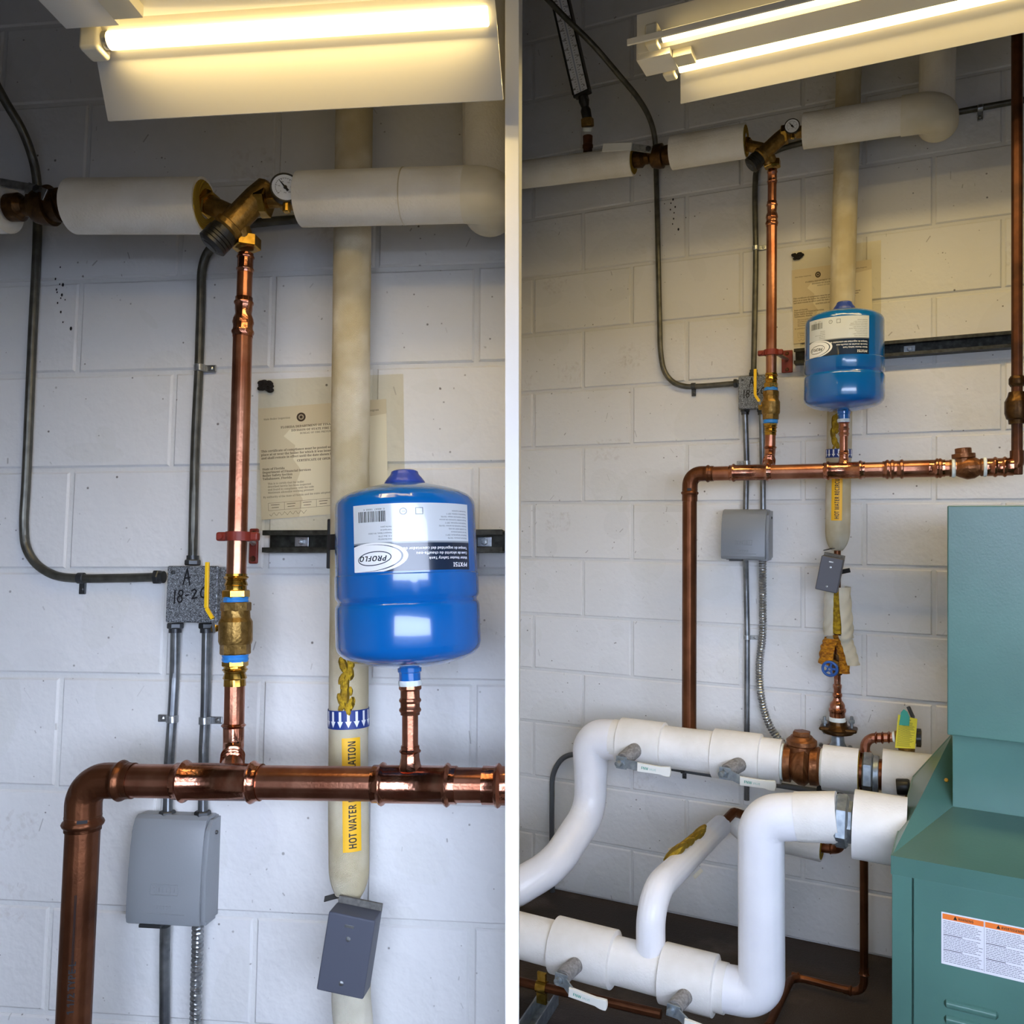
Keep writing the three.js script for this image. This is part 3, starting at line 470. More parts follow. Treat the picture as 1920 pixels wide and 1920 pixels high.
// canvas-jacketed recirculation pipe with flow arrows and yellow marker
function recircPipe(fr, P) {
  const pts = at(fr, P.line, NV), r = P.r * fr.s(pts[pts.length - 1]);
  const T = thing('recirculation_pipe', `vertical cream canvas-jacketed pipe with yellow hot water marker ${BAY.get(fr)}`, 'pipe', fr, pts[pts.length - 1]);
  const f = fbm(6, 3, 121), total = pts.slice(1).reduce((s, p, i) => s + p.distanceTo(pts[i]), 0), seg = 36;
  part(T, 'canvas_jacket', sweep(pts, r, { seg, every: 0.012, crease: 1.2, rfun: (s) => { const e = total - s; return e < 0.06 ? r * Math.sqrt(Math.max(0.08, 1 - ((0.06 - e) / 0.06) ** 2 * 0.82)) : r; }, jitter: (q, s, th) => q * (1 + 0.05 * (f((th / 6.2832) % 1, (s * 1.3) % 1) - 0.5) + (total - s < 0.05 ? 0.05 * Math.sin(th * 7) * (1 - (total - s) / 0.05) : 0)) }), M.canvas);
  const axis = (y) => { const lo = pts.length - 1; let i = 1; const q = fr.l(P.line[lo][0], y, NV); while (i < lo && pts[i].y > q.y) i++; const a = pts[i - 1], b = pts[i]; return a.clone().lerp(b, (q.y - a.y) / (b.y - a.y)); };
  const tilt = new THREE.Quaternion().setFromUnitVectors(up, pts[pts.length - 2].clone().sub(pts[pts.length - 1]).normalize());
  { const c = axis((P.band[0] + P.band[1]) / 2), h = (P.band[1] - P.band[0]) * fr.s(c), e = fr.toEye(c);
    const tex = canvasTex(1024, 128, (x, W, Hh) => { x.fillStyle = '#17347e'; x.fillRect(0, 0, W, Hh); x.fillStyle = '#eef0ee'; for (let i = 0; i < 13; i++) { const cx = 30 + i * 80; x.beginPath(); x.moveTo(cx - 13, 8); x.lineTo(cx + 13, 8); x.lineTo(cx + 13, 74); x.lineTo(cx + 30, 74); x.lineTo(cx, 118); x.lineTo(cx - 30, 74); x.lineTo(cx - 13, 74); x.fill(); } });
    part(T, 'arrow_band', wrap(c, r * 1.025, e - 2.6, e + 2.6, h, 0.0006, 40, tilt), printed(tex), 'blue band with white flow arrows'); }
  { const c = axis((P.mark[0] + P.mark[1]) / 2), h = (P.mark[1] - P.mark[0]) * fr.s(c), e = fr.toEye(c), w = P.markAng.map((a) => e + a * Math.PI / 180);
    const tex = canvasTex(160, 1024, (x, W, Hh) => { x.fillStyle = '#ecb512'; x.fillRect(0, 0, W, Hh); x.translate(W / 2, Hh / 2); x.rotate(-Math.PI / 2); x.fillStyle = '#1b1508'; x.font = 'bold 92px sans-serif'; x.textAlign = 'center'; x.textBaseline = 'middle'; const s = 'HOT WATER RECIRCULATION', m = x.measureText(s).width; x.scale(0.95 * Hh / m, 1); x.fillText(s, 0, 4); });
    part(T, 'pipe_marker', wrap(c, r * 1.02, w[0], w[1], h, 0.0008, 14, tilt), printed(tex), 'yellow marker reading HOT WATER RECIRCULATION'); }
  { const e0 = fr.toEye(axis(P.torn[0])), g = []; for (let i = 0; i < 16; i++) { const c = axis(P.torn[0] + (P.torn[1] - P.torn[0]) * (i + 0.5) / 16), a = e0 + P.tornAng + (rnd() - 0.5) * 0.5, s = r * (0.16 + rnd() * 0.2); const b = new THREE.IcosahedronGeometry(s, 1); b.scale(0.8, 1.7, 0.5); b.rotateZ((rnd() - 0.5)); b.rotateY(a); b.translate(c.x + Math.sin(a) * r * 0.93, c.y, c.z + Math.cos(a) * r * 0.93); g.push(b); }
    part(T, 'torn_patch', g, M.foam, 'yellow glass fibre showing through a tear'); }
  return T;
}
// aquastat strapped to the pipe
function aquastat(fr, P) {
  const q = P.quad.map(([x, y]) => fr.l(x, y, P.n)), c = q[0].clone().add(q[1]).add(q[2]).add(q[3]).multiplyScalar(0.25), w = (q[0].distanceTo(q[1]) + q[2].distanceTo(q[3])) / 2, h = (q[0].distanceTo(q[3]) + q[1].distanceTo(q[2])) / 2, a = Math.atan2(q[1].y - q[0].y + q[2].y - q[3].y, q[1].x - q[0].x + q[2].x - q[3].x), dp = P.depth;
  const T = thing('aquastat', `small slate-grey aquastat control box strapped crooked to the pipe ${BAY.get(fr)}`, 'control box', fr, V(c.x, c.y - h / 2, P.n - dp / 2));
  const k = (g) => turnZ(g, c, a), o = (x, y, z) => V(c.x + x * w, c.y + y * h, P.n + z);
  const cover = part(T, 'cover', k(box(o(0, -0.02, -dp * 0.45), w, h * 0.96, dp * 0.9, 0.003)), M.slate);
  part(T, 'base_plate', k(box(o(0, 0.03, -dp * 0.96), w * 0.96, h * 1.02, 0.006, 0.001)), M.slateTop);
  for (const y of [0.18, -0.36]) part(cover, 'screw', k(turned(o(0, y, -0.001), V(0, 0, 1), [[0, w * 0.055], [0.002, w * 0.05], [0.003, w * 0.02]], 14)), M.plated);
  part(cover, 'window', k(box(o(-0.02, 0.33, 0), w * 0.2, h * 0.035, 0.001, 0.0004)), M.plated);
  const pc = V(P.pipe.x, c.y + h * 0.42, NV), r = P.rp; const g = []; for (let i = 0; i <= 20; i++) { const t = i * Math.PI * 2 / 20; g.push([Math.cos(t), Math.sin(t)]); }
  part(T, 'strap_band', turnZ(turned(pc.clone().add(V(0, -0.006, 0)), up, [[0, r + 0.003], [0, r + 0.0045], [0.012, r + 0.0045], [0.012, r + 0.003]], 30, 0.4, false), pc, a + 0.1), M.steelNut);
  for (const [x, y] of P.tabs) { const p = fr.l(x, y, NV + 0.02), q0 = V(P.pipe.x, p.y - (p.x - P.pipe.x) * 0.25, NV + 0.012); part(T, 'strap_tail', bar(q0, p, w * 0.22, 0.0016), M.black); }
  return T;
}
// certificate behind a yellowed acrylic sheet stuck to the wall
function certificate(fr, P) {
  const S = P.sheet.map(([x, y]) => fr.l(x, y, 0.0045)), D = P.paper.map(([x, y]) => fr.l(x, y, 0.0015));
  const D2 = [D[0], D[1], D[2], D[3]];
  const A = thing('acrylic_sheet', `clear yellowed plastic sheet covering the paper certificate ${BAY.get(fr)}`, 'plastic sheet', fr, S[0]);
  part(A, 'pane', slab(S, 0.0015), M.acrylic);
  const b = fr.l(...P.glue, 0.006), g = []; for (let i = 0; i < 22; i++) { const s = P.glueR * fr.s(b); const q = new THREE.IcosahedronGeometry(s * (0.22 + rnd() * 0.25), 1); q.scale(1.2, 0.8, 0.4); q.translate(b.x + (rnd() - 0.5) * s * 1.7, b.y + (rnd() - 0.5) * s * 1.1 - i * 0.0, b.z); g.push(q); }
  part(A, 'adhesive_blob', g, M.blackMatte, 'dark dried adhesive');
  const T = thing('certificate', `faded stained paper certificate with round seal on the wall ${BAY.get(fr)}`, 'paper', fr, D[0]);
  const tex = canvasTex(1024, 900, (x, W, H) => {
    x.fillStyle = '#d8cfbe'; x.fillRect(0, 0, W, H);
    x.fillStyle = '#ebe6da'; x.beginPath(); x.moveTo(250, 190); [[200, 240], [290, 320], [270, 430], [330, 520], [280, 640], [340, 760], [310, 900], [1024, 900], [1024, 120], [640, 150]].forEach(([a, b]) => x.lineTo(a, b)); x.fill();
    x.fillStyle = '#3c3330'; x.textAlign = 'center'; x.beginPath(); x.arc(345, 95, 36, 0, 7); x.fill(); x.fillStyle = '#a99f92'; x.beginPath(); x.arc(345, 95, 22, 0, 7); x.fill(); x.fillStyle = '#3c3330'; x.beginPath(); x.arc(345, 95, 12, 0, 7); x.fill();
    x.font = 'bold 24px serif'; x.fillText('FLORIDA DEPARTMENT OF FINANCIAL SERVICES', 480, 176); x.fillText('DIVISION OF STATE FIRE MARSHAL', 480, 206); x.font = '20px serif'; x.fillText('BUREAU OF FIRE PREVENTION', 480, 232); x.fillText('State Boiler Inspection', 150, 100); x.fillText('Boiler Safety Program', 860, 90);
    x.textAlign = 'left'; x.font = 'bold 23px serif'; ['This certificate of compliance must be posted under glass in a conspicuous', 'place at or near the boiler for which it was issued, as required by statute', 'and shall remain in effect until the date shown below unless revoked.'].forEach((s, i) => x.fillText(s, 14, 360 + i * 28));
    x.fillText('CERTIFICATE OF OPERATION', 300, 452);
    ['State of Florida', 'Department of Financial Services', 'Boiler Safety Section', 'Tallahassee, Florida'].forEach((s, i) => x.fillText(s, 20, 505 + i * 26));
    x.font = '20px serif'; ['This is to certify that the boiler', 'described herein has been inspected', 'and found in compliance with the code', 'Maximum allowable working pressure'].forEach((s, i) => { x.fillText(s, 60, 622 + i * 24); x.fillText(s.slice(0, 22), 620, 600 + i * 24); });
    x.fillText('By authority of the State of Florida and the rules adopted thereunder this certificate is issued', 20, 728);
    x.strokeStyle = '#5a5048'; x.lineWidth = 2; for (let i = 0; i < 6; i++) { x.strokeRect(60 + i * 130, 770, 130, 60); x.fillRect(80 + i * 130, 784, 70, 4); x.fillRect(86 + i * 130, 806, 58, 4); }
    x.beginPath(); x.moveTo(70, 868); for (let i = 0; i < 26; i++) x.lineTo(70 + i * 12, 862 + Math.sin(i * 1.7) * 14); x.stroke();
  });
  part(T, 'paper', slab(D2.map((p) => p.clone().add(V(0, 0, -0.0002))), 0.0006), mat({ color: '#cdc3b2', roughness: 0.9 }));
  part(T, 'print', sheet(...D2, 0.0003), printed(tex, 0.85), 'printed text, seal and signature');
}
function strutChannel(fr, P) {                                  // slotted channel bolted flat to the wall, open side out
  const a = fr.l(...P.a, 0.021), b = fr.l(...P.b, 0.021), h = P.h * fr.s(a) / 2, lip = 0.0095;
  const T = thing('strut_channel', `dark steel strut channel bolted across the wall behind the tank ${BAY.get(fr)}`, 'strut channel', fr, V(a.x, a.y, 0));
  const prof = [[0, -h], [0.041, -h], [0.041, -h + lip], [0.034, -h + lip], [0.034, -h + 0.003], [0.003, -h + 0.003], [0.003, h - 0.003], [0.034, h - 0.003], [0.034, h - lip], [0.041, h - lip], [0.041, h], [0, h]];
  const g = prism(prof, 0, a.distanceTo(b), 0.0006); g.applyQuaternion(new THREE.Quaternion().setFromUnitVectors(V(1, 0, 0), b.clone().sub(a).normalize())); g.translate(a.x, a.y, 0); part(T, 'channel', g, M.strut);
  for (const [x, y] of P.bolts) { const c = fr.l(x, y, 0.003); const w = part(T, 'washer', box(c.clone().setZ(0.005), h * 1.35, h * 0.92, 0.004, 0.0015), M.plated); part(w, 'bolt', [hex(c.clone().setZ(0.007), V(0, 0, 1), 0.007, h * 0.33), turned(c.clone().setZ(0.014), V(0, 0, 1), [[0, h * 0.16], [0.012, h * 0.15]], 14)], M.plated); }
  const c = fr.l(...P.clamp, NV), r = P.cr * fr.s(c); part(T, 'pipe_clamp', [turned(c.clone().add(V(0, -0.014, 0)), up, [[0, r], [0, r + 0.003], [0.028, r + 0.003], [0.028, r]], 30, 0.4, false), box(V(c.x - r - 0.006, c.y, 0.05), 0.016, P.ch * fr.s(c), 0.012, 0.002)], M.black);
  return T;
}
function redClamp(fr, P) {
  const c = fr.l(...P.ring, NR), r = P.r * fr.s(c), p = fr.l(...P.plate, 0.006), s = fr.s(p);
  const T = thing('split_ring_hanger', `rust-red split ring hanger and wall plate holding the copper riser ${BAY.get(fr)}`, 'pipe hanger', fr, p);
  part(T, 'ring', [turned(c.clone().add(V(0, -0.008, 0)), up, [[0, r + 0.001], [0, r + 0.0055], [0.016, r + 0.0055], [0.016, r + 0.001]], 30, 0.4, false), box(c.clone().add(V(-r - 0.012, 0, 0)), 0.022, 0.016, 0.014, 0.004), box(c.clone().add(V(r + 0.009, 0, -0.004)), 0.018, 0.016, 0.014, 0.004)], M.red);
  part(T, 'ring_screw', turned(c.clone().add(V(-r - 0.014, 0, 0.007)), V(0, 0, 1), [[0, 0.006], [0.004, 0.005]], 14), M.red);
  const pl = part(T, 'wall_plate', box(p, P.pw * s, P.ph * s, 0.008, 0.003), M.red);
  for (const y of [0.36, -0.36]) part(pl, 'plate_screw', turned(p.clone().add(V(0, y * P.ph * s, 0.004)), V(0, 0, 1), [[0, 0.006], [0.003, 0.005]], 12), M.copperDark);
  part(T, 'threaded_rod', cyl(p.clone().add(V(0, 0.006, 0.002)), c.clone().add(V(r * 0.7, 0, -r * 0.9)), 0.0055, 12), M.plated);
  return T;
}
// copper riser: list of [kind, yTop, yBottom, radius in pixels]
function riser(fr, P) {
  const X = (y) => { const l = P.x; for (let i = 1; i < l.length; i++) if (y <= l[i][1]) { const t = (y - l[i - 1][1]) / (l[i][1] - l[i - 1][1]); return l[i - 1][0] + t * (l[i][0] - l[i - 1][0]); } return l[l.length - 1][0]; };
  const at2 = (y) => fr.l(X(y), y, NR), base = at2(P.foot);
  const T = thing('copper_riser', `slim bright copper riser pipe with press couplings below the mixing valve ${BAY.get(fr)}`, 'pipe', fr, base);
  const B = thing('ball_valve', `brass ball valve with thin yellow lever and blue thread tape ${BAY.get(fr)}`, 'valve', fr, at2(P.valve[1]));
  for (const [kind, y0, y1, rp] of P.parts) {
    const a = at2(y0), b = at2(y1), s = fr.s(a), r = rp * s, Ln = a.distanceTo(b), d = b.clone().sub(a).normalize();
    if (kind === 'pipe') part(T, 'pipe', cyl(a, b, r, 28, 0.0005), M.copper);
    else if (kind === 'coupling') part(T, 'coupling', between(a, b, [[0, r], ...bump(Ln * 0.18, r, r * 0.13, Ln * 0.16), ...bump(Ln * 0.82, r, r * 0.13, Ln * 0.16), [Ln, r]], 30, 0.9), M.copperFit);
    else if (kind === 'reducer') part(T, 'reducer', between(a, b, [[0, r * 0.86], ...bump(Ln * 0.14, r * 0.86, r * 0.12, Ln * 0.12), [Ln * 0.3, r * 0.86], [Ln * 0.42, r * 0.8], [Ln * 0.55, r], ...bump(Ln * 0.63, r, r * 0.06, Ln * 0.1), [Ln * 0.75, r * 0.96], ...bump(Ln * 0.88, r, r * 0.12, Ln * 0.13), [Ln, r]], 30, 0.9), M.copperFit);
    else if (kind === 'adapter') part(T, 'brass_adapter', between(a, b, [[0, r * 0.9], ...bump(Ln * 0.2, r * 0.9, r * 0.14, Ln * 0.16), [Ln * 0.32, r * 0.92], [Ln * 0.36, r * 0.84], [Ln * 0.62, r * 0.98], [Ln * 0.68, r * 0.88], [Ln, r * 0.9]], 28, 0.6), M.brass);
    else if (kind === 'hex') part(T, 'hex_collar', hex(a, d, Ln, r), M.brass);
    else if (kind === 'tape') part(B, 'thread_tape', between(a, b, [[0, r * 0.93], [Ln * 0.2, r], [Ln * 0.45, r * 0.95], [Ln * 0.7, r], [Ln, r * 0.92]], 26, 0.5), M.tape);
    else if (kind === 'vhex') part(B, 'end_nut', turned(a, d, [[0, r * 0.94], [Ln * 0.1, r], [Ln * 0.9, r], [Ln, r * 0.94]], 8, 0.3, true, 0.39), M.brassCast);
    else if (kind === 'body') part(B, 'body', between(a, b, [[0, r * 0.84], [Ln * 0.22, r * 0.86], [Ln * 0.34, r], [Ln * 0.9, r], [Ln, r * 0.93]], 30, 0.5), M.brassCast);
  }
  const st = fr.l(P.lever[3][0], P.lever[3][1], NR), k = fr.s(st); const bc = at2(P.lever[3][1]);
  part(B, 'stem', [cyl(bc, st, 6 * k, 14), hex(st.clone().add(V(-4 * k, 0, 0)), V(1, 0, 0), 9 * k, 8 * k)], M.brass);
  const lv = P.lever.map(([x, y]) => fr.l(x, y, NR + 0.012));
  const lever = part(B, 'lever', [bar(lv[0], lv[1], P.lw * k * 0.8, 0.006), bar(lv[1], lv[2], P.lw * k * 0.75, 0.006)], M.lever, 'yellow coated lever'); part(lever, 'lever_root', [bar(lv[2], fr.l(P.lever[3][0], P.lever[3][1] + 8 * P.k, NR + 0.004), P.lw * k * 0.6, 0.006)], M.plated);
  // foot: bends forward into the main
  const f = P.footPts.map(([x, y, n]) => fr.l(x, y, n)), rf = P.footR * fr.s(f[0]);
  part(T, 'elbow', sweep(f, rf, { bend: 0.03, seg: 26 }), M.copperFit);
  const d = f[f.length - 1].clone().sub(f[f.length - 2]).normalize(), m = f[f.length - 2].clone().lerp(f[f.length - 1], 0.35); part(T, 'ring', [-0.008, 0, 0.008].map((q) => turned(m.clone().addScaledVector(d, q - 0.003), d, [[0, rf], [0.003, rf * 1.16], [0.006, rf]], 26, 1)), M.copperFit);
  part(T, 'ring', turned(f[0].clone().add(V(0, -0.006, 0)), up, [[0, rf], [0.004, rf * 1.2], [0.008, rf]], 26, 1), M.copperFit);
}
// large copper main with elbow and tees
function copperMain(fr, P) {
  const r = P.r * fr.s(fr.l(P.main[0][0], P.main[0][1], NM)), Y = (x) => { const [a, b] = P.main; return a[1] + (b[1] - a[1]) * (x - a[0]) / (b[0] - a[0]); }, at2 = (x) => fr.l(x, Y(x), NM);
  const T = thing('copper_main', `thick brown copper main with elbow and tees crossing below the tank ${BAY.get(fr)}`, 'pipe', fr, at2(P.main[0][0]));
  const e = P.elbow.map(([x, y]) => fr.l(x, y, NM));
  part(T, 'drop_pipe', cyl(fr.l(...P.drop, NM), e[0], r, 36, 0.0005), M.copperOld);
  part(T, 'elbow', sweep(e, r * 1.07, { bend: r * 2.3, seg: 32, steps: 14 }), M.copperOld);
  const ring = (c, d) => turned(c.clone().addScaledVector(d, -0.012), d, [[0, r * 1.07], ...bump(0.012, r * 1.07, r * 0.17, r * 0.5), [0.024, r * 1.09], [0.024, r]], 32, 0.9);
  { const d = e[1].clone().sub(e[0]).normalize(); part(T, 'elbow_ring', ring(e[0].clone().lerp(e[1], P.ringAt[0]), d), M.copperOld); const d2 = e[2].clone().sub(e[1]).normalize(); part(T, 'elbow_ring', ring(e[2].clone().lerp(e[1], P.ringAt[1]), d2), M.copperOld); }
  part(T, 'main_pipe', cyl(e[2], at2(P.main[1][0]), r, 36, 0.0005), M.copper);
  for (const [x0, x1, m] of P.tees) part(T, 'tee', socket(at2(x0), at2(x1), r * 1.09, [1, 1], r * 0.55), m ? M[m] : M.copperFit);
  for (const x of P.rings) { const d = V(1, 0, 0), c = at2(x); part(T, 'coupling', socket(c.clone().add(V(-r * 0.9, 0, 0)), c.clone().add(V(r * 0.9, 0, 0)), r * 1.1, [0, 1], r * 0.9), M.copperFit); }
  if (P.stencil) {                                              // marking printed along the drop pipe
    const a = fr.l(...P.stencil[0], NM), b = fr.l(...P.stencil[1], NM), d = a.clone().sub(b).normalize(), ang = fr.toEye(a) - 0.16, out = V(Math.sin(ang), 0, Math.cos(ang)), on = (p, side = 0) => { const t = ang + side, c = e[0].clone().addScaledVector(e[0].clone().sub(fr.l(...P.drop, NM)).normalize(), (p.y - e[0].y)); return c.add(V(Math.sin(t), 0, Math.cos(t)).multiplyScalar(r + 0.0003)); };
    const lines = []; for (const sd of [-0.09, -0.02]) lines.push(bar(on(fr.l(...P.stencil[0], NM), sd), on(fr.l(...P.stencil[1], NM), sd), 0.0011, 0.0006, 0.0002));
    const t = new TextGeometry('1 1/2 TYPE L', { font, size: 0.0105, depth: 0.0005, curveSegments: 3 }); t.applyMatrix4(new THREE.Matrix4().makeBasis(up, V(-Math.cos(ang), 0, Math.sin(ang)), out)); const o = on(fr.l(...P.stencil[2], NM), 0.14); t.translate(o.x, o.y, o.z);
    part(T, 'stencil_marking', [...lines, t], M.ink, 'dark stencilled pipe marking');
  }
  if (P.sticker) { const c = fr.l(P.sticker[0], P.sticker[1], NM), ang = fr.toEye(c); const ax = fr.l(P.sticker[2], P.sticker[1], NM); part(T, 'fitting_label', wrap(ax, r * 1.085, ang - 0.32, ang + 0.22, P.sticker[3] * fr.s(c), 0.0008, 8), M.ink); }
  return T;
}
// stub from the main up to the tank
function tankStub(fr, P) {
  const T = thing('tank_stub', `short slim copper stub pipe carrying the blue tank ${BAY.get(fr)}`, 'pipe', fr, fr.l(...P.foot, NM));
  const p = (y) => fr.l(P.x(y), y, NM), s = fr.s(p(P.y[0])), r = P.r * s;
  const [y0, y1, y2, y3, y4] = P.y;       // adapter top, adapter bottom, coupling bottom, ring, foot
  part(T, 'adapter', between(p(y0), p(y1), [[0, r * 1.36], [0.006, r * 1.42], [p(y0).distanceTo(p(y1)) * 0.45, r * 1.42], [p(y0).distanceTo(p(y1)) * 0.6, r * 1.2], [p(y0).distanceTo(p(y1)), r * 1.2]], 26, 0.5), M.copper);
  part(T, 'coupling', socket(p(y1), p(y2), r * 1.2, [1, 1], p(y1).distanceTo(p(y2)) * 0.25), M.copper);
  part(T, 'pipe', cyl(p(y2), p(y4), r, 26, 0.0005), M.copper);
  part(T, 'tee_branch', between(p(y3), p(y4), [[0, r * 1.15], ...bump(p(y3).distanceTo(p(y4)) * 0.16, r * 1.15, r * 0.2, r * 0.5), [p(y3).distanceTo(p(y4)) * 0.35, r * 1.15], [p(y3).distanceTo(p(y4)) * 0.55, r * 1.3], [p(y3).distanceTo(p(y4)) * 0.7, r * 1.7]], 28, 0.8), M.copperFit);
}

// ================= bay without a boiler =================
{
  const f = L, far = BAY.get(L), n0 = 0.0105, rc = 8.3 * f.s(f.l(300, 900, 0.01));
  splatter(f, wallLeft, [[112, 533, 1.6], [118, 534, 3], [106, 543, 2], [107, 548, 1.6], [116, 553, 2.6], [114, 559, 1.5], [122, 562, 1.4], [108, 568, 1.8], [114, 585, 2.2], [118, 604, 1.6], [133, 616, 3.2], [104, 523, 2], [113, 501, 1.6]]);
  // light
  const A = f.l(203, 226, 0.42), B = f.l(944, 186, 0.42); stripLight(f, A, B, { width: 0.33, rise: 0.088, tubeStart: 0.045, channelStart: 0.06, power: 1, skew: 0.035, channelDrop: 0.006, nearDrop: 0 });
  // vertical runs on the wall
  recircPipe(f, { line: [[672, -330], [668, 60], [664, 200], [661, 440], [656, 880], [654, 1290], [653, 1500], [655, 1690]], r: 37.5, band: [1328, 1362], mark: [1380, 1584], markAng: [-16, 36], torn: [1236, 1330], tornAng: -0.12 });
  insulated(f, 'insulated_pipe', `stub of white canvas-wrapped pipe below the slate aquastat ${far}`, at(f, [[660, 1850], [662, 2010]], NV), 0.034, M.canvasPale, { every: 0.01, jitter: (q, s, th) => q * (1 + 0.05 * Math.sin(th * 3 + s * 60)) });
  certificate(f, { sheet: [[480, 996], [760, 992], [756, 701], [485, 712]], paper: [[490, 975], [728, 955], [724, 748], [484, 766]], glue: [500, 724], glueR: 15 });
  strutChannel(f, { a: [499, 1016], b: [944, 1015], h: 41, bolts: [[567, 1016], [909, 1016]], clamp: [656, 1018], cr: 39, ch: 95 });
  // conduits, outlet box and disconnect
  junctionBox(f, 309, 1061, 410, 1167);
  { const p = at(f, [[-60, 60, 0.16], [10, 190, 0.1], [42, 245, 0.07], [62, 300, 0.04], [69, 340, 0.02], [70, 440, n0], [61, 630, n0], [49, 905, n0], [45, 985, n0], [49, 1025, n0], [66, 1055, n0], [94, 1075, n0], [125, 1083, n0], [225, 1084, n0], [292, 1082, 0.02]]);
    conduit(f, `grey steel conduit curving down to the left side of the outlet box ${far}`, p, rc, { smooth: 90, m: M.conduitDark, sm: M.steelNut, straps: [[f.l(152, 1084, n0), V(1, 0, 0), V(0, -1, 0)]], ends: [[f.l(290, 1082, 0.02), V(1, 0, 0)]] }); }
  { const p = at(f, [[361, 1045, 0.02], [366, 840, n0], [373, 690, n0], [377, 560, n0], [379, 505, n0], [388, 476, 0.014], [410, 452, 0.02], [450, 425, 0.02], [500, 416, 0.02], [600, 409, 0.02], [944, 398, 0.02]]);
    conduit(f, `grey steel conduit rising from the top of the outlet box ${far}`, p, rc, { smooth: 90, m: M.conduitDark, straps: [[f.l(374, 690, n0), up, V(1, 0, 0)]], ends: [[f.l(361, 1060, 0.02), up]] }); }
  conduit(f, `plain galvanised conduit strapped on its far side between outlet box and disconnect ${far}`, at(f, [[329, 1180, 0.02], [327, 1270, n0], [323, 1345, n0], [319, 1400, n0], [316, 1440, n0], [314, 1540, 0.02]]), rc * 1.05, { bend: 0.2, straps: [[f.l(323, 1348, n0), up, V(-1, 0, 0)]], ends: [[f.l(329, 1168, 0.02), V(0, -1, 0)], [f.l(314, 1520, 0.02), V(0, -1, 0)]] });
  conduit(f, `galvanised conduit beside the brass ball valve feeding the disconnect ${far}`, at(f, [[388, 1180, 0.02], [385, 1345, n0], [382, 1400, n0], [380, 1540, 0.02]]), rc * 1.05, { bend: 0.2, straps: [[f.l(384, 1351, n0), up, V(1, 0, 0)]], ends: [[f.l(388, 1168, 0.02), V(0, -1, 0)], [f.l(380, 1520, 0.02), V(0, -1, 0)]] });
  switchBox(f, 247, 1531, 384, 1738, 0.62);
  conduit(f, `dull galvanised conduit leaving the bottom of the disconnect ${far}`, at(f, [[310, 1735, 0.03], [309, 1770, 0.02], [308, 2300, 0.012]]), rc * 1.1, { bend: 0.1 });
  flexConduit(f, `ribbed flexible metal conduit hanging from the disconnect ${far}`, at(f, [[371, 1735, 0.035], [370, 1790, 0.03], [367, 1900, 0.03], [366, 2300, 0.03]]), 11 * f.s(f.l(370, 1800, 0.03)));
  // insulated hot water line
  insulated(f, 'insulated_pipe', `short length of ribbed white pipe insulation beside the mixing valve ${far}`, at(f, [[139, 387], [384, 386]], NT), 51 * f.s(f.l(260, 386, NT)), M.jacket, { ends: [1] });
  { const T = insulated(f, 'insulated_pipe', `yellowed pipe insulation ending in a smooth elbow below the light ${far}`, at(f, [[564, 374], [874, 365]], NT), 51 * f.s(f.l(700, 370, NT)), M.jacket);
    const re = 52 * f.s(f.l(880, 365, NT)); part(T, 'elbow_cover', sweep([f.l(872, 365, NT), f.l(918, 366, NT), f.l(918, 395, 0.1)], re, { bend: 0.05, seg: 32 }), M.pvcCream);
    const d = f.l(760, 369, NT).sub(f.l(740, 369, NT)).normalize(), r2 = 51.2 * f.s(f.l(760, 369, NT)); part(T, 'seam_tape', turned(f.l(757, 368, NT), d, [[0, r2 - 0.001], [0.0002, r2 + 0.0006], [0.0022, r2 + 0.0006], [0.0024, r2 - 0.001]], 36), M.canvas); }
  insulated(f, 'insulated_riser', `broad ribbed insulated pipe rising behind the elbow to the ceiling ${far}`, at(f, [[914, 418], [912, 200], [912, -330]], 0.085), 45 * f.s(f.l(912, 300, 0.085)), M.jacket, { prof: (() => { const r = 45 * f.s(f.l(912, 300, 0.085)); return [[0, r * 0.5], [0.006, r * 0.75], [0.015, r * 0.93], [0.03, r], [3, r]]; })() });
  insulated(f, 'insulated_pipe', `white insulation continuing past the bronze lever valve ${far}`, at(f, [[-420, 392], [14, 388]], NT), 48 * f.s(f.l(0, 388, NT)), M.jacket);
  { const T = thing('lever_valve', `dark bronze valve with chrome lever at the end of the insulation ${far}`, 'valve', f, f.l(80, 400, NT)), a = f.l(5, 390, NT), x = V(1, 0, 0), s = f.s(a);
    part(T, 'body', turned(a, x, [[0, 18 * s], [12 * s, 18 * s], [14 * s, 25 * s], [36 * s, 26 * s], [46 * s, 18 * s], [60 * s, 18 * s], [66 * s, 31 * s], [82 * s, 36 * s], [98 * s, 37 * s], [100 * s, 30 * s], [118 * s, 31 * s], [120 * s, 26 * s], [138 * s, 26 * s]], 30, 0.5), M.bronzeDark);
    part(T, 'stem', cyl(f.l(70, 380, NT + 0.01), f.l(72, 358, NT + 0.025), 10 * s, 14), M.bronzeDark);
    part(T, 'lever', [bar(f.l(-40, 335, NT + 0.03), f.l(55, 352, NT + 0.03), 16 * s, 0.004), bar(f.l(50, 352, NT + 0.03), f.l(86, 366, NT + 0.03), 22 * s, 0.004)], M.plated); part(T, 'lever_nut', hex(f.l(73, 358, NT + 0.03), V(0, 0.2, 1), 0.009, 8 * s), M.steelNut); }
  mixingValve(f, { left: f.l(384, 380, NT), right: f.l(485, 378, NT), down: f.l(460, 460, NR + 0.01), knob: f.l(394, 462, NT + 0.03), head: f.l(478, 376, NT + 0.005), rnut: f.l(484, 378, NT), gauge: f.l(535, 351, NT + 0.045), gr: 28 * f.s(f.l(535, 351, NT + 0.045)), k: 1.15 });
  // copper
  redClamp(f, { ring: [448, 1006], r: 18.5, plate: [476, 1024], pw: 17, ph: 66 });
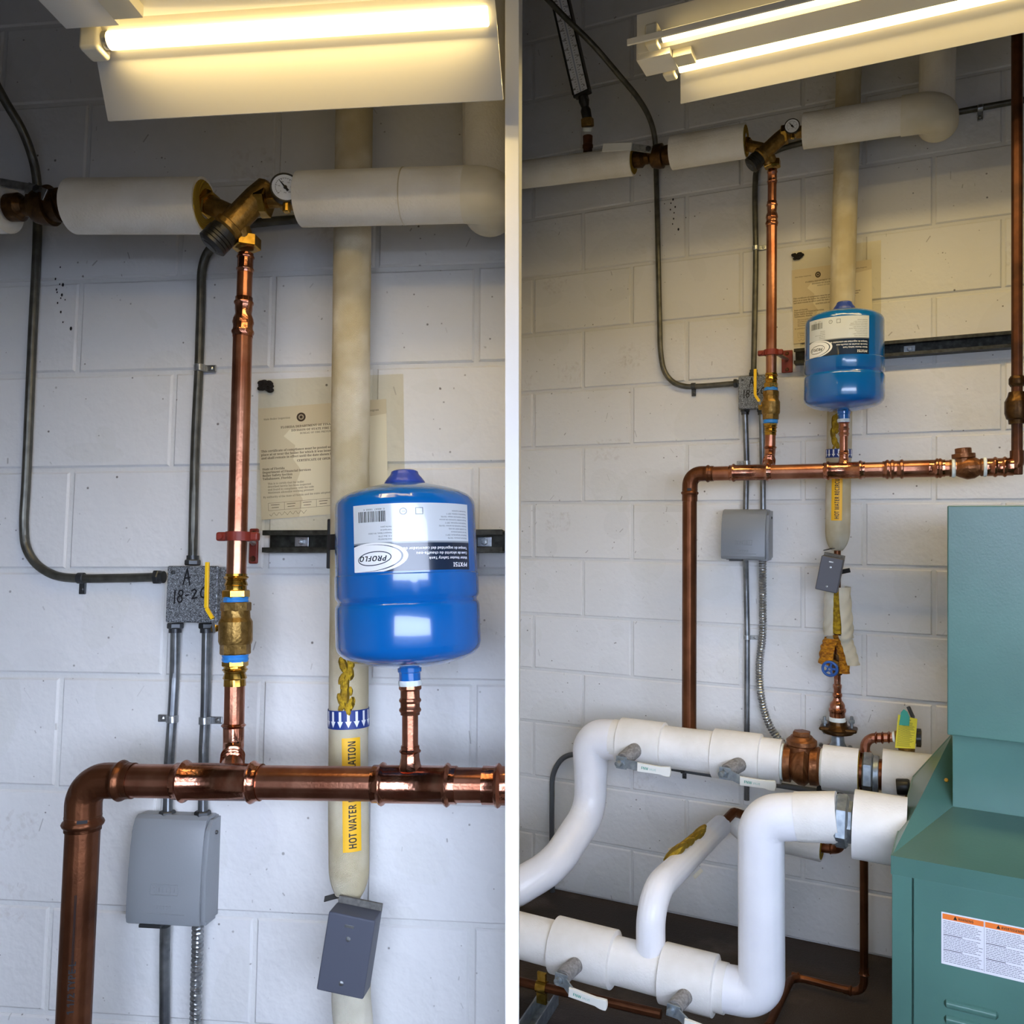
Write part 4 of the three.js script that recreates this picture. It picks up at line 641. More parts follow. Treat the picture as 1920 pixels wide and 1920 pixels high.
  riser(f, { x: [[461, 470], [455, 630], [447, 1000], [443, 1077], [441, 1240], [438, 1400]], foot: 1400, valve: [1130, 1226], k: 1, footR: 19,
    parts: [['coupling', 476, 512, 14.5], ['pipe', 500, 580, 14], ['reducer', 558, 632, 18.5], ['pipe', 620, 1090, 17.6], ['adapter', 1076, 1110, 22], ['hex', 1106, 1121, 25], ['tape', 1119, 1131, 23], ['vhex', 1129, 1146, 28], ['body', 1144, 1208, 31], ['vhex', 1205, 1227, 28], ['tape', 1225, 1241, 24.5], ['hex', 1238, 1250, 24], ['adapter', 1248, 1286, 22.5], ['pipe', 1280, 1392, 18.6]],
    lever: [[389, 1054], [387, 1140], [399, 1160], [402, 1178]], lw: 9,
    footPts: [[438, 1358, NR], [438, 1402, NR], [432, 1464, NM]] });
  copperMain(f, { r: 30.5, main: [[200, 1463], [944, 1473]], drop: [134, 2000], elbow: [[155, 1556], [158, 1463], [250, 1464]], ringAt: [0.14, 0.24], tees: [[330, 490], [700, 856]], rings: [934], sticker: [150, 1535, 156, 9], stencil: [[146, 1668], [141, 1810], [132, 1888]] });
  tank(f, { top: [759, 907], bottom: [768, 1252], r: 134, label: [770, 1015], lab: [957, 1074], ang: [-43, 57], capK: 1 });
  tankStub(f, { foot: [771, 1466], x: () => 769, r: 15, y: [1281, 1304, 1340, 1398, 1462] });
  aquastat(f, { quad: [[612, 1702], [699, 1720], [686, 1876], [598, 1857]], n: 0.165, depth: 0.05, pipe: f.l(655, 1700, NV), rp: 0.014, tabs: [[608, 1686], [702, 1764]] });
}

// ================= bay with the boiler =================
const BZ = 1.67, BOILER = makeFrame(EYE.clone().add(ray(1671, 1602).multiplyScalar(BZ)), -29);    // origin at the boiler's front left eave corner
const toBoiler = (A, B, deep = 0.003) => { const a = BOILER.loc(R.w(A)).x, b = BOILER.loc(R.w(B)).x; return A.clone().lerp(B, (deep - a) / (b - a)); };   // where a pipe through A and B meets the boiler's side
{
  splatter(R, wallRight, [[1262, 374, 2], [1258, 381, 1.4], [1266, 388, 1.6], [1257, 393, 1.5], [1264, 399, 1.3], [1263, 410, 1.6], [1261, 420, 1.3], [1272, 430, 2.2], [1286, 408, 1], [1246, 382, 1]]);
  const f = R, far = BAY.get(R), n0 = 0.0105, rc = 5.1 * f.s(f.l(1400, 800, 0.01));
  stripLight(f, f.l(1276, 194, 0.6), (() => { const a = f.l(1276, 194, 0.6), b = f.l(1895, 65, 0.6), d = b.clone().sub(a); return a.addScaledVector(d.normalize(), 1.2); })(), { width: 0.345, rise: 0.062, tubeStart: 0.012, channelStart: 0.0, power: 1.65, skew: 0.03, channelDrop: 0.026, nearDrop: 0.015 });
  recircPipe(f, { line: [[1604, -170], [1598, 0], [1591, 150], [1587, 290], [1582, 460], [1574, 780], [1572, 900], [1570, 1032]], r: 22.2, band: [843, 859], mark: [868, 976], markAng: [-30, 18], torn: [782, 842], tornAng: -0.35 });
  certificate(f, { sheet: [[1488, 652], [1652, 628], [1652, 450], [1485, 472]], paper: [[1488, 645], [1636, 625], [1634, 486], [1484, 507]], glue: [1495, 480], glueR: 9 });
  strutChannel(f, { a: [1490, 670], b: [1905, 637], h: 28, bolts: [[1705, 655]], clamp: [1578, 664], cr: 24, ch: 40 });
  junctionBox(f, 1385, 704, 1447, 766);
  { const p = at(f, [[1000, -30, 0.39], [1052, 25, 0.34], [1110, 82, 0.28], [1160, 140, 0.2], [1197, 185, 0.13], [1217, 220, 0.08], [1227, 255, 0.04], [1230, 315, n0], [1234, 475, n0], [1237, 605, n0], [1239, 662, n0], [1246, 696, n0], [1262, 716, n0], [1284, 724, n0], [1312, 724, n0], [1378, 719, 0.02]]);
    conduit(f, `grey steel conduit sweeping up past the thermometer from the outlet box ${far}`, p, rc, { smooth: 100, m: M.conduitDark, sm: M.steelNut, straps: [[f.l(1300, 724, n0), V(1, 0, 0), V(0, -1, 0)]], ends: [[f.l(1376, 719, 0.02), V(1, 0, 0)]] }); }
  { const p = at(f, [[1413, 697, 0.02], [1415, 600, n0], [1417, 480, n0], [1416, 345, n0], [1419, 318, n0], [1430, 300, 0.012], [1455, 283, 0.012], [1500, 269, 0.012], [1600, 251, 0.012], [1787, 212, 0.012], [1905, 190, 0.012], [2010, 172, 0.012]]);
    conduit(f, `grey steel conduit rising from the outlet box and turning along the wall ${far}`, p, rc, { smooth: 100, m: M.conduitDark, straps: [[f.l(1417, 465, n0), up, V(1, 0, 0)], [f.l(1838, 203, 0.012), V(1, 0, 0), V(0, -1, 0)]], ends: [[f.l(1413, 705, 0.02), up]] }); }
  conduit(f, `galvanised conduit on the open side below the outlet box ${far}`, at(f, [[1397, 772, 0.02], [1400, 860, n0], [1398, 965, 0.02]]), rc, { bend: 0.3, straps: [[f.l(1400, 868, n0), up, V(-1, 0, 0)]], ends: [[f.l(1397, 766, 0.02), V(0, -1, 0)]] });
  conduit(f, `galvanised conduit behind the copper riser below the outlet box ${far}`, at(f, [[1428, 772, 0.02], [1430, 868, n0], [1431, 965, 0.02]]), rc, { bend: 0.3, ends: [[f.l(1428, 766, 0.02), V(0, -1, 0)]] });
  switchBox(f, 1353, 955, 1441, 1050, 1);
  conduit(f, `galvanised conduit dropping from the disconnect behind the white header ${far}`, at(f, [[1398, 1045, 0.03], [1399, 1090, n0], [1401, 1185, n0], [1400, 1500, n0]]), rc, { bend: 0.3, straps: [[f.l(1401, 1195, n0), up, V(1, 0, 0)]] });
  flexConduit(f, `ribbed flexible metal conduit curving from disconnect down to the pump ${far}`, at(f, [[1430, 1045, 0.035], [1430, 1120, 0.02], [1430, 1190, 0.02], [1424, 1250, 0.02], [1428, 1310, 0.03], [1443, 1360, 0.04], [1470, 1396, 0.06], [1520, 1425, 0.09], [1560, 1430, 0.1]]), 7 * f.s(f.l(1430, 1200, 0.02)));
  // upper line
  insulated(f, 'insulated_pipe', `long white pipe insulation below the thermometer ${far}`, at(f, [[962, 330], [1188, 302]], NT), 25.5 * f.s(f.l(1080, 315, NT)), M.jacket, { ends: [1] });
  insulated(f, 'insulated_pipe', `short white pipe insulation between lever valve and mixing valve ${far}`, at(f, [[1260, 287], [1399, 264]], NT), 31 * f.s(f.l(1330, 275, NT)), M.jacket, { ends: [1] });
  { const T = insulated(f, 'insulated_pipe', `cream pipe insulation ending in a glossy elbow under the light ${far}`, at(f, [[1507, 246], [1692, 218]], NT), 33 * f.s(f.l(1600, 232, NT)), M.jacket);
    part(T, 'elbow_cover', sweep([f.l(1690, 218, NT), f.l(1757, 208, NT), f.l(1758, 232, 0.1)], 36.5 * f.s(f.l(1740, 215, NT)), { bend: 0.05, seg: 32 }), M.pvcCream); }
  { const r = 31 * f.s(f.l(1757, 150, 0.1)); insulated(f, 'insulated_riser', `broad insulated pipe rising behind the glossy elbow to the ceiling ${far}`, at(f, [[1755, 242], [1757, 150], [1764, -150]], 0.1), r, M.jacket, { prof: [[0, r * 0.5], [0.006, r * 0.75], [0.015, r * 0.93], [0.03, r], [3, r]] }); }
  { const T = thing('lever_valve', `dark bronze lever valve with a white handle near the thermometer ${far}`, 'valve', f, f.l(1230, 300, NT)), a = f.l(1184, 301, NT), b = f.l(1262, 289, NT), x = b.clone().sub(a).normalize(), s = f.s(a);
    part(T, 'body', turned(a, x, [[0, 11 * s], [6 * s, 15 * s], [20 * s, 16 * s], [26 * s, 11 * s], [34 * s, 11 * s], [40 * s, 19 * s], [50 * s, 22 * s], [60 * s, 22 * s], [62 * s, 17 * s], [72 * s, 18 * s], [78 * s, 18 * s]], 26, 0.5), M.bronzeDark);
    part(T, 'stem', cyl(f.l(1219, 295, NT + 0.01), f.l(1217, 279, NT + 0.03), 6 * s, 12), M.bronzeDark);
    const lv = part(T, 'lever', bar(f.l(1178, 275, NT + 0.034), f.l(1222, 281, NT + 0.034), 13 * s, 0.004), M.plated); part(lv, 'lever_nut', hex(f.l(1216, 280, NT + 0.034), V(0, 0.2, 1), 0.008, 5 * s), M.steelNut);
    part(lv, 'grip', bar(f.l(1130, 277, NT + 0.036), f.l(1185, 275, NT + 0.036), 16 * s, 0.007, 0.003), M.leverWhite, 'white plastic grip'); }
  mixingValve(f, { left: f.l(1397, 272, NT), right: f.l(1466, 256, NT), down: f.l(1448, 310, NR), knob: f.l(1406, 312, NT + 0.03), head: f.l(1460, 262, NT + 0.005), rnut: f.l(1465, 254, NT), gauge: f.l(1485, 236, NT + 0.045), gr: 14 * f.s(f.l(1485, 236, NT + 0.045)), k: 1.05 });
  { // tall thermometer leaning out of the pipe
    const foot = f.l(1102, 285, NT), T = thing('thermometer', `black-cased industrial thermometer with white scale leaning above the pipe ${far}`, 'thermometer', f, foot);
    const b0 = f.l(1093, 179, NT + 0.03), t0 = f.l(1038, -60, NT + 0.06), d = t0.clone().sub(b0), len = d.length(); d.normalize(); const s = f.s(b0), side = V(1, 0, 0).addScaledVector(d, -d.x).normalize(), out = side.clone().cross(d).normalize(), mt = new THREE.Matrix4().makeBasis(side, d, out), c = b0.clone().lerp(t0, 0.5), w = 32 * s;
    const g = new RoundedBoxGeometry(w, len, 0.03, 2, 0.003); g.applyMatrix4(mt); g.translate(c.x, c.y, c.z); part(T, 'case', g, M.black);
    const tex = canvasTex(128, 1024, (x, W, H) => { x.fillStyle = '#f0f2f6'; x.fillRect(0, 0, W, H); x.fillStyle = '#b4bccb'; x.fillRect(58, 0, 12, H); x.fillStyle = '#1d1f26'; x.font = 'bold 22px sans-serif'; for (let i = 0; i < 52; i++) { const y = 12 + i * 20, k = i % 2 ? 10 : 18; x.fillRect(44 - k, y, k, 3); x.fillRect(84, y, k, 3); if (i % 4 === 0) { x.fillText(String(30 + (52 - i) * 4), 0, y + 20); x.fillText(String((52 - i) * 2), 100, y + 20); } } });
    const Q = (a, b) => c.clone().addScaledVector(side, a * w * 0.41).addScaledVector(d, b * len * 0.485).addScaledVector(out, 0.0155); part(T, 'scale', sheet(Q(-1, -1), Q(1, -1), Q(1, 1), Q(-1, 1)), printed(tex), 'white scale with black graduations');
    part(T, 'rim', [bar(Q(-1.16, -1), Q(-1.16, 1), 3 * s, 0.008), bar(Q(1.16, -1), Q(1.16, 1), 3 * s, 0.008), bar(Q(-1.2, -1.03), Q(1.2, -1.03), 5 * s, 0.008)], M.black);
    const n1 = f.l(1101, 222, NT + 0.01), n2 = f.l(1102, 238, NT + 0.006); part(T, 'stem', between(n1, b0, [[0, 9 * s], [n1.distanceTo(b0) * 0.35, 9.5 * s], [n1.distanceTo(b0) * 0.5, 7 * s], [n1.distanceTo(b0) * 0.75, 10 * s], [n1.distanceTo(b0), 9 * s]], 20), M.black);
    part(T, 'union_nut', hex(n2, n1.clone().sub(n2), n1.distanceTo(n2), 12 * s), M.brassCast); part(T, 'thread_sealant', cyl(f.l(1102, 246, NT), n2, 9 * s, 18), M.dope); part(T, 'nipple', between(foot, f.l(1102, 245, NT), [[0, 8.5 * s], [0.012, 8.5 * s], [0.014, 10 * s], [0.022, 10 * s], [0.024, 8.8 * s], [0.05, 9.2 * s]], 20), M.copperDark); }
  // copper
  redClamp(f, { ring: [1446, 661], r: 9.8, plate: [1476, 678], pw: 20, ph: 42 });
  riser(f, { x: [[1448, 312], [1446.5, 480], [1446, 700], [1445, 790], [1443, 862]], foot: 862, valve: [733, 786], k: 0.53, footR: 10,
    parts: [['coupling', 318, 345, 8.5], ['pipe', 340, 390, 8], ['reducer', 378, 424, 10.5], ['pipe', 415, 710, 9.6], ['adapter', 700, 720, 12], ['hex', 718, 728, 13.5], ['tape', 726, 734, 12.5], ['vhex', 733, 743, 15], ['body', 742, 777, 16.5], ['vhex', 774, 787, 15], ['tape', 786, 794, 13.5], ['hex', 793, 799, 13], ['adapter', 798, 816, 12], ['pipe', 812, 850, 9.8]],
    lever: [[1416, 692], [1416, 741], [1424, 753], [1427, 762]], lw: 6.5,
    footPts: [[1444, 838, NR], [1443, 856, NR], [1440, 884, NM]] });
  copperMain(f, { r: 13.3, main: [[1310, 888], [1896, 875]], drop: [1292, 1392], elbow: [[1293, 940], [1294, 888], [1338, 888]], ringAt: [0.3, 0.24], tees: [[1368, 1447], [1544, 1622], [1655, 1682, 'copper'], [1682, 1772, 'copper']], rings: [1757, 1866, 1884], sticker: [1286, 918, 1293, 5] });
  tank(f, { top: [1583, 581], bottom: [1582, 772], r: 71, label: [1578, 642], lab: [608, 677], ang: [-58, 36], capK: 1 });
  tankStub(f, { foot: [1582, 882], x: () => 1582, r: 7.2, y: [787, 800, 818, 845, 880] });
  { const T = thing('check_valve', `bronze swing check valve with round cap on the copper main ${far}`, 'valve', f, f.l(1808, 895, NM)), a = f.l(1780, 878, NM), b = f.l(1848, 876, NM), s = f.s(a), Ln = a.distanceTo(b);
    part(T, 'body', [between(a, b, [[0, 16 * s], [Ln * 0.12, 17 * s], [Ln * 0.16, 14 * s], [Ln * 0.3, 18 * s], [Ln * 0.5, 22 * s], [Ln * 0.7, 20 * s], [Ln * 0.84, 15 * s], [Ln * 0.88, 17 * s], [Ln, 16 * s]], 30, 0.7), turned(f.l(1808, 876, NM), V(-0.06, 1, 0), [[0, 17 * s], [18 * s, 16 * s]], 26)], M.bronze);
    part(T, 'cap', turned(f.l(1807, 860, NM), V(-0.06, 1, 0), [[0, 17 * s], [2 * s, 20 * s], [9 * s, 20 * s], [10 * s, 14 * s], [19 * s, 14 * s], [20 * s, 12 * s]], 28, 0.4), M.bronze);
    for (const [x, y] of [[1786, 878], [1845, 876]]) part(T, 'thread_sealant', turned(f.l(x - 3, y, NM), V(1, 0, 0), [[0, 15 * s], [2 * s, 18 * s], [6 * s, 18 * s], [8 * s, 15 * s]], 26), M.dope, 'pale green pipe sealant ring'); }
  { const T = thing('copper_riser', `dark copper riser with bronze valve beside the boiler hood ${far}`, 'pipe', f, f.l(1907, 880, NM)), s = f.s(f.l(1907, 800, NM)), p = (y) => f.l(1907, y, NM);
    part(T, 'pipe', cyl(p(890), p(-240), 9.5 * s, 22), M.copperDark); part(T, 'elbow', sweep([f.l(1888, 875, NM), p(873), p(845)], 12 * s, { bend: 0.02, seg: 20 }), M.copperOld);
    part(T, 'valve_body', between(p(795), p(735), [[0, 14 * s], [8 * s, 15 * s], [10 * s, 18 * s], [20 * s, 21 * s], [42 * s, 21 * s], [52 * s, 16 * s], [60 * s, 14 * s]], 24, 0.5), M.bronzeDark); part(T, 'union', between(p(725), p(705), [[0, 11 * s], [5 * s, 14 * s], [15 * s, 14 * s], [20 * s, 11 * s]], 20), M.bronzeDark); }
  aquastat(f, { quad: [[1537, 1038], [1577, 1046], [1574, 1114], [1532, 1105]], n: 0.175, depth: 0.055, pipe: f.l(1570, 1040, NV), rp: 0.014, tabs: [[1544, 1032], [1594, 1069]] });
  { // torn canvas around the lower end of the recirculation line
    const T = thing('torn_insulation', `split white canvas insulation with yellow fibre hanging off the pipe ${far}`, 'insulation', f, f.l(1570, 1250, NV));
    const shell = (pts, r0, a0, a1, m, name) => { const seg = 14, c = smooth(pts, 14), pos = [], uv = [], idx = []; c.forEach((p, i) => { for (let k = 0; k <= seg; k++) { const t = a0 + (a1 - a0) * k / seg, q = r0 * (1 + 0.06 * Math.sin(i * 1.7 + k)); pos.push(p.x + Math.sin(t) * q, p.y, p.z + Math.cos(t) * q); uv.push(t * r0, i * 0.01); } });
      for (let i = 0; i < c.length - 1; i++) for (let k = 0; k < seg; k++) { const a = i * (seg + 1) + k; idx.push(a, a + seg + 1, a + 1, a + 1, a + seg + 1, a + seg + 2); }
      const g = new THREE.BufferGeometry(); g.setAttribute('position', new THREE.Float32BufferAttribute(pos, 3)); g.setAttribute('uv', new THREE.Float32BufferAttribute(uv, 2)); g.setIndex(idx); g.computeVertexNormals(); g.userData.keepUV = true; return part(T, name, g, m); };
    const s = f.s(f.l(1570, 1150, NV));
    shell(at(f, [[1568, 1100], [1567, 1140], [1566, 1190]], NV), 21 * s, -2.6, -0.12, M.canvasPale, 'canvas_flap'); shell(at(f, [[1572, 1100], [1574, 1140], [1577, 1170], [1577, 1195]], NV), 21 * s, 0.1, 2.7, M.canvasPale, 'canvas_flap');
    shell(at(f, [[1579, 1190], [1588, 1215], [1596, 1246]], NV), 15 * s, -0.4, 2.9, M.canvasPale, 'canvas_flap');
    shell(at(f, [[1570, 1105], [1569, 1150], [1570, 1187]], NV), 15 * s, -1.4, 1.4, M.foam, 'fibre_lining');
    shell(at(f, [[1567, 1196], [1560, 1215], [1556, 1244]], NV + 0.02), 20 * s, -2.2, 0.3, M.foamOrange, 'fibre_flap'); shell(at(f, [[1573, 1190], [1580, 1225], [1583, 1262]], NV), 11 * s, -1.2, 1.2, M.foamOrange, 'fibre_flap'); }
  { const T = thing('copper_reducer', `bright copper reducer stack standing on the pump flange ${far}`, 'pipe', f, f.l(1570, 1345, NV)), p = (y) => f.l(1570, y, NV), s = f.s(p(1300)), a = p(1346);
    part(T, 'pipe', cyl(p(1290), p(1015), 6 * s, 20), M.copperOld);
    const q = []; for (const [y, r] of [[0, 14], [10, 14], [13, 15.5], [17, 15.5], [19, 13.5], [24, 13.5], [28, 12], [33, 8], [38, 7], [41, 8.5], [45, 8.5], [47, 6.8], [54, 6.8], [58, 8], [62, 8], [64, 6], [80, 6]]) q.push([y * s, r * s]); part(T, 'reducer', turned(a, up, q, 28, 0.5), M.copperFit);
    part(T, 'thread_sealant', turned(p(1352), up, [[0, 15 * s], [3 * s, 15.5 * s], [8 * s, 14 * s]], 24), M.dope); }
  { const T = thing('gate_valve', `bronze gate valve with a round blue handwheel among torn insulation ${far}`, 'valve', f, f.l(1570, 1262, NV)), c = f.l(1556, 1254, NV + 0.09), s = f.s(c), b = f.l(1569, 1240, NV), d = c.clone().sub(b).normalize();
    part(T, 'body', [cyl(f.l(1570, 1226, NV), f.l(1570, 1265, NV), 9 * s, 20), cyl(b, c, 6 * s, 16)], M.bronzeDark); part(T, 'bonnet', hex(b.clone().lerp(c, 0.35), d, 8 * s, 9 * s), M.brassCast);
    const x = V(0, 1, 0).cross(d).normalize(), y = d.clone().cross(x); const ring = new THREE.TorusGeometry(13 * s, 2.6 * s, 10, 30); ring.applyMatrix4(new THREE.Matrix4().makeBasis(x, y, d)); ring.translate(c.x, c.y, c.z);
    const w = part(T, 'handwheel', [ring, ...[0, 1, 2, 3, 4].map((i) => { const a = i * 1.2566, e = c.clone().addScaledVector(x, Math.cos(a) * 13 * s).addScaledVector(y, Math.sin(a) * 13 * s); return bar(c, e, 4 * s, 3 * s); }), turned(c.clone().addScaledVector(d, -2 * s), d, [[0, 6 * s], [5 * s, 5 * s]], 16)], M.blueWheel, 'blue handwheel'); part(w, 'nut', hex(c.clone().addScaledVector(d, 2 * s), d, 3 * s, 2.5 * s), M.plated); }
  { // circulator below the reducer
    const T = thing('circulator_pump', `maroon circulator pump under a bolted bronze flange ${far}`, 'pump', f, f.l(1570, 1420, NV)), s = f.s(f.l(1570, 1380, NV)), p = (x, y) => f.l(x, y, NV);
    const fl = part(T, 'flange', [turned(p(1571, 1374), up, [[0, 27 * s], [2 * s, 29 * s], [6 * s, 29 * s], [7 * s, 24 * s], [16 * s, 17 * s], [22 * s, 16 * s]], 30, 0.4), box(p(1572, 1366), 66 * s, 7 * s, 34 * s, 0.006)], M.bronzeDark);
    for (const x of [1546, 1597]) part(fl, 'flange_bolt', [cyl(p(x, 1376), p(x, 1343), 3 * s, 10), hex(p(x, 1356), up, 6 * s, 6 * s)], M.galv);
    part(T, 'neck', between(p(1571, 1400), p(1571, 1372), [[0, 16 * s], [8 * s, 12 * s], [20 * s, 11 * s], [28 * s, 18 * s]], 22), M.galv);
    part(T, 'volute', turned(f.l(1567, 1424, 0.03), V(0, 0, 1), [[0, 22 * s], [0.02, 34 * s], [0.09, 38 * s], [0.11, 37 * s], [0.115, 30 * s]], 36, 0.5), M.pump);
    for (const [x, y] of [[1539, 1396], [1594, 1401]]) part(T, 'bolt', turned(f.l(x, y, 0.14), V(0, 0, 1), [[0, 4 * s], [0.006, 3 * s]], 10), M.plated);
    part(T, 'motor', turned(f.l(1560, 1468, 0.06), V(0, 0, 1), [[0, 20 * s], [0.05, 24 * s], [0.09, 22 * s]], 28), M.black); }
  // upper white header, NH from the wall
  const NH = 0.27, HP = (x, n = NH) => f.l(x, 1392 + (x - 1190) * 0.131, n), hs = f.s(HP(1300)), rh = 39 * hs, hd = HP(1400).sub(HP(1200)).normalize();
  { const T = insulated(f, 'header_pipe', `white insulated upper header with wide sleeves under the copper drop ${far}`, [HP(1150), HP(1466)], rh, M.jacketWhite);
    for (const [a, b] of [[1164, 1246], [1338, 1428]]) part(T, 'sleeve', collar(HP(a), hd, 44.5 * hs, HP(a).distanceTo(HP(b))), M.jacketWhite);
    const e = [HP(1160), f.l(1108, 1384, NH), f.l(1107, 1520, NH + 0.02), f.l(1040, 1622, NH + 0.2), f.l(950, 1676, NH + 0.3), f.l(880, 1680, NH + 0.3)];
    part(T, 'elbow_run', sweep(e, rh, { bend: [0.1, 0.11, 0.2, 0.1], seg: 36, prof: [[0, rh * 1.0], [0.06, rh * 0.98], [0.2, 31.5 * hs], [0.45, 31.5 * hs], [0.8, 32 * hs]] }), M.pvcWhite); }
  part(thing('pipe_coupling', `small brown copper coupling where the drop meets the white header ${far}`, 'fitting', f, f.l(1292, 1388, NM)), 'coupling', turned(f.l(1292, 1390, NM), up, [[0, 12.5 * hs], [9 * hs, 13.5 * hs], ...bump(17 * hs, 13.5 * hs, 3 * hs, 7 * hs), [26 * hs, 14 * hs]], 28, 0.8), M.copperOld);
  { const T = thing('check_valve', `bronze check valve with domed hex cap between the white headers ${far}`, 'valve', f, HP(1500)), a = HP(1466), b = HP(1540), Ln = a.distanceTo(b), s = hs;
    part(T, 'body', [between(a, b, [[0, 30 * s], [4 * s, 30 * s], [5 * s, 34 * s], [16 * s, 34 * s], [17 * s, 28 * s], [30 * s, 36 * s], [Ln * 0.6, 37 * s], [Ln * 0.72, 29 * s], [Ln * 0.74, 34 * s], [Ln * 0.92, 34 * s], [Ln, 30 * s]], 34, 0.5), turned(HP(1502), up, [[0, 24 * s], [38 * s, 23 * s]], 28)], M.bronze);
    part(T, 'cap', [turned(HP(1503).add(V(0, 33 * s, 0)), up, [[0, 23 * s], [3 * s, 26 * s], [10 * s, 26 * s], [15 * s, 20 * s], [18 * s, 18 * s]], 30, 0.4), hex(HP(1503).add(V(0, 50 * s, 0)), up, 9 * s, 16 * s)], M.bronze); 
    for (const x of [1463, 1537]) part(T, 'thread_sealant', turned(HP(x), hd, [[0, 29 * s], [2 * s, 32 * s], [6 * s, 32 * s], [8 * s, 29 * s]], 30), M.dope); }
  { insulated(f, 'header_pipe', `short white insulated pipe between bronze check valve and galvanised union ${far}`, [HP(1543), HP(1610)], 39 * hs, M.jacketWhite, { ends: [1] });
    const T = thing('pipe_union', `galvanised hex union between short white pipe lengths on the header ${far}`, 'fitting', f, HP(1630)); part(T, 'nut', hex(HP(1617), hd, HP(1617).distanceTo(HP(1637)), 35 * hs, 0.004, 0.4), M.galv); part(T, 'tail', cyl(HP(1606), HP(1656), 26 * hs, 24), M.copperOld); part(T, 'ring', cyl(HP(1637), HP(1648), 31 * hs, 24), M.galv);
    insulated(f, 'header_pipe', `white insulated pipe entering the green boiler beside the yellow tag ${far}`, [HP(1655), toBoiler(HP(1655), HP(1720), 0.07)], 44 * hs, M.jacketWhite); }
  function leverValve(label, a, na, b, nb, h0, h1, k) {
    const A = f.l(...a, na), B = f.l(...b, nb), d = B.clone().sub(A), Ln = d.length(); d.normalize(); const s = f.s(B);
    const T = thing('lever_valve', label, 'valve', f, A, 'white-handled lever valves on the headers');
    part(T, 'stem_cover', turned(A.clone().addScaledVector(d, -0.03), d, [[0, 13.5 * s * k], [Ln + 0.02, 13.5 * s * k], [Ln + 0.024, 12 * s * k]], 20), M.wrapGrey, 'rough grey insulated stem');
    part(T, 'stem_nut', [hex(B, d, 6 * s * k, 10 * s * k), turned(B.clone().addScaledVector(d, 6 * s * k), d, [[0, 6 * s * k], [8 * s * k, 6 * s * k], [9 * s * k, 4 * s * k]], 14)], M.galv);
    const C = B.clone().addScaledVector(d, 5 * s * k), n1 = C.z, H0 = f.l(...h0, n1 + 0.008), H1 = f.l(...h1, n1 + 0.01), e = H1.clone().sub(H0).normalize(), wv = 17 * s * k;
    const lv = part(T, 'lever', [bar(C.clone().addScaledVector(e, -0.012), C.clone().addScaledVector(e, 0.02), 22 * s * k, 0.004), bar(C.clone().addScaledVector(e, 0.012), H0.clone().addScaledVector(e, 0.004), 16 * s * k, 0.004)], M.galv);
    const L2 = H0.distanceTo(H1), gx = new THREE.Shape(); gx.moveTo(0, -wv * 0.45); gx.lineTo(L2 * 0.7, -wv * 0.42); gx.quadraticCurveTo(L2 * 0.85, -wv * 0.62, L2 * 0.97, -wv * 0.5); gx.quadraticCurveTo(L2 * 1.02, 0, L2 * 0.97, wv * 0.5); gx.quadraticCurveTo(L2 * 0.85, wv * 0.5, L2 * 0.7, wv * 0.4); gx.lineTo(0, wv * 0.45); gx.closePath();
    const g = new THREE.ExtrudeGeometry(gx, { depth: 0.006, bevelEnabled: true, bevelSize: 0.0015, bevelThickness: 0.0015, bevelSegments: 2, bevelOffset: -0.0015 }); const up2 = V(0, 0, 1).cross(e).normalize(), zz = e.clone().cross(up2), mb = new THREE.Matrix4().makeBasis(e, up2, zz); g.applyMatrix4(mb); g.translate(H0.x, H0.y, H0.z);
    const grip = part(lv, 'grip', g, M.leverWhite, 'white plastic grip with green lettering');
    const tex = canvasTex(256, 64, (x) => { x.fillStyle = '#e7e7df'; x.fillRect(0, 0, 256, 64); x.fillStyle = '#1f8f78'; x.font = 'bold 44px sans-serif'; x.fillText('FNW', 10, 48); x.fillStyle = '#8fbdb2'; x.font = '34px sans-serif'; x.fillText('VALVE', 120, 46); });
    const Q = (u, v) => H0.clone().addScaledVector(e, L2 * u).addScaledVector(up2, wv * v).addScaledVector(zz, 0.0079); part(T, 'grip_print', sheet(Q(0.1, -0.28), Q(0.66, -0.28), Q(0.66, 0.28), Q(0.1, 0.28)), printed(tex));
  }
  leverValve(`white-handled lever valve on the upper header near its elbow ${far}`, [1196, 1402], NH + 0.05, [1166, 1427], NH + 0.12, [1196, 1437], [1259, 1447], 1.05);
  leverValve(`white-handled lever valve on the upper header near the bronze check valve ${far}`, [1392, 1430], NH + 0.05, [1360, 1448], NH + 0.12, [1388, 1463], [1456, 1473], 1.05);
  // conduit along the wall behind the header
  conduit(f, `dark grey conduit running behind the upper header and down to the floor ${far}`, at(f, [[1546, 1486], [1258, 1440], [1100, 1414], [1058, 1420], [1038, 1450], [1035, 1500], [1036, 1700]], 0.02), 4.8 * f.s(f.l(1036, 1500, 0.02)), { smooth: 80, m: M.pvcGrey, sm: M.steelNut, straps: [[f.l(1281, 1444, 0.02), V(1, 0, 0), V(0, -1, 0)]] });
  // lower header close to the floor, NL from the wall
  const NL = 0.7, LP = (x, n = NL) => f.l(x, 1754 + (x - 978) * 0.2595, n), ls = f.s(LP(1200)), ld = LP(1300).sub(LP(1000)).normalize();
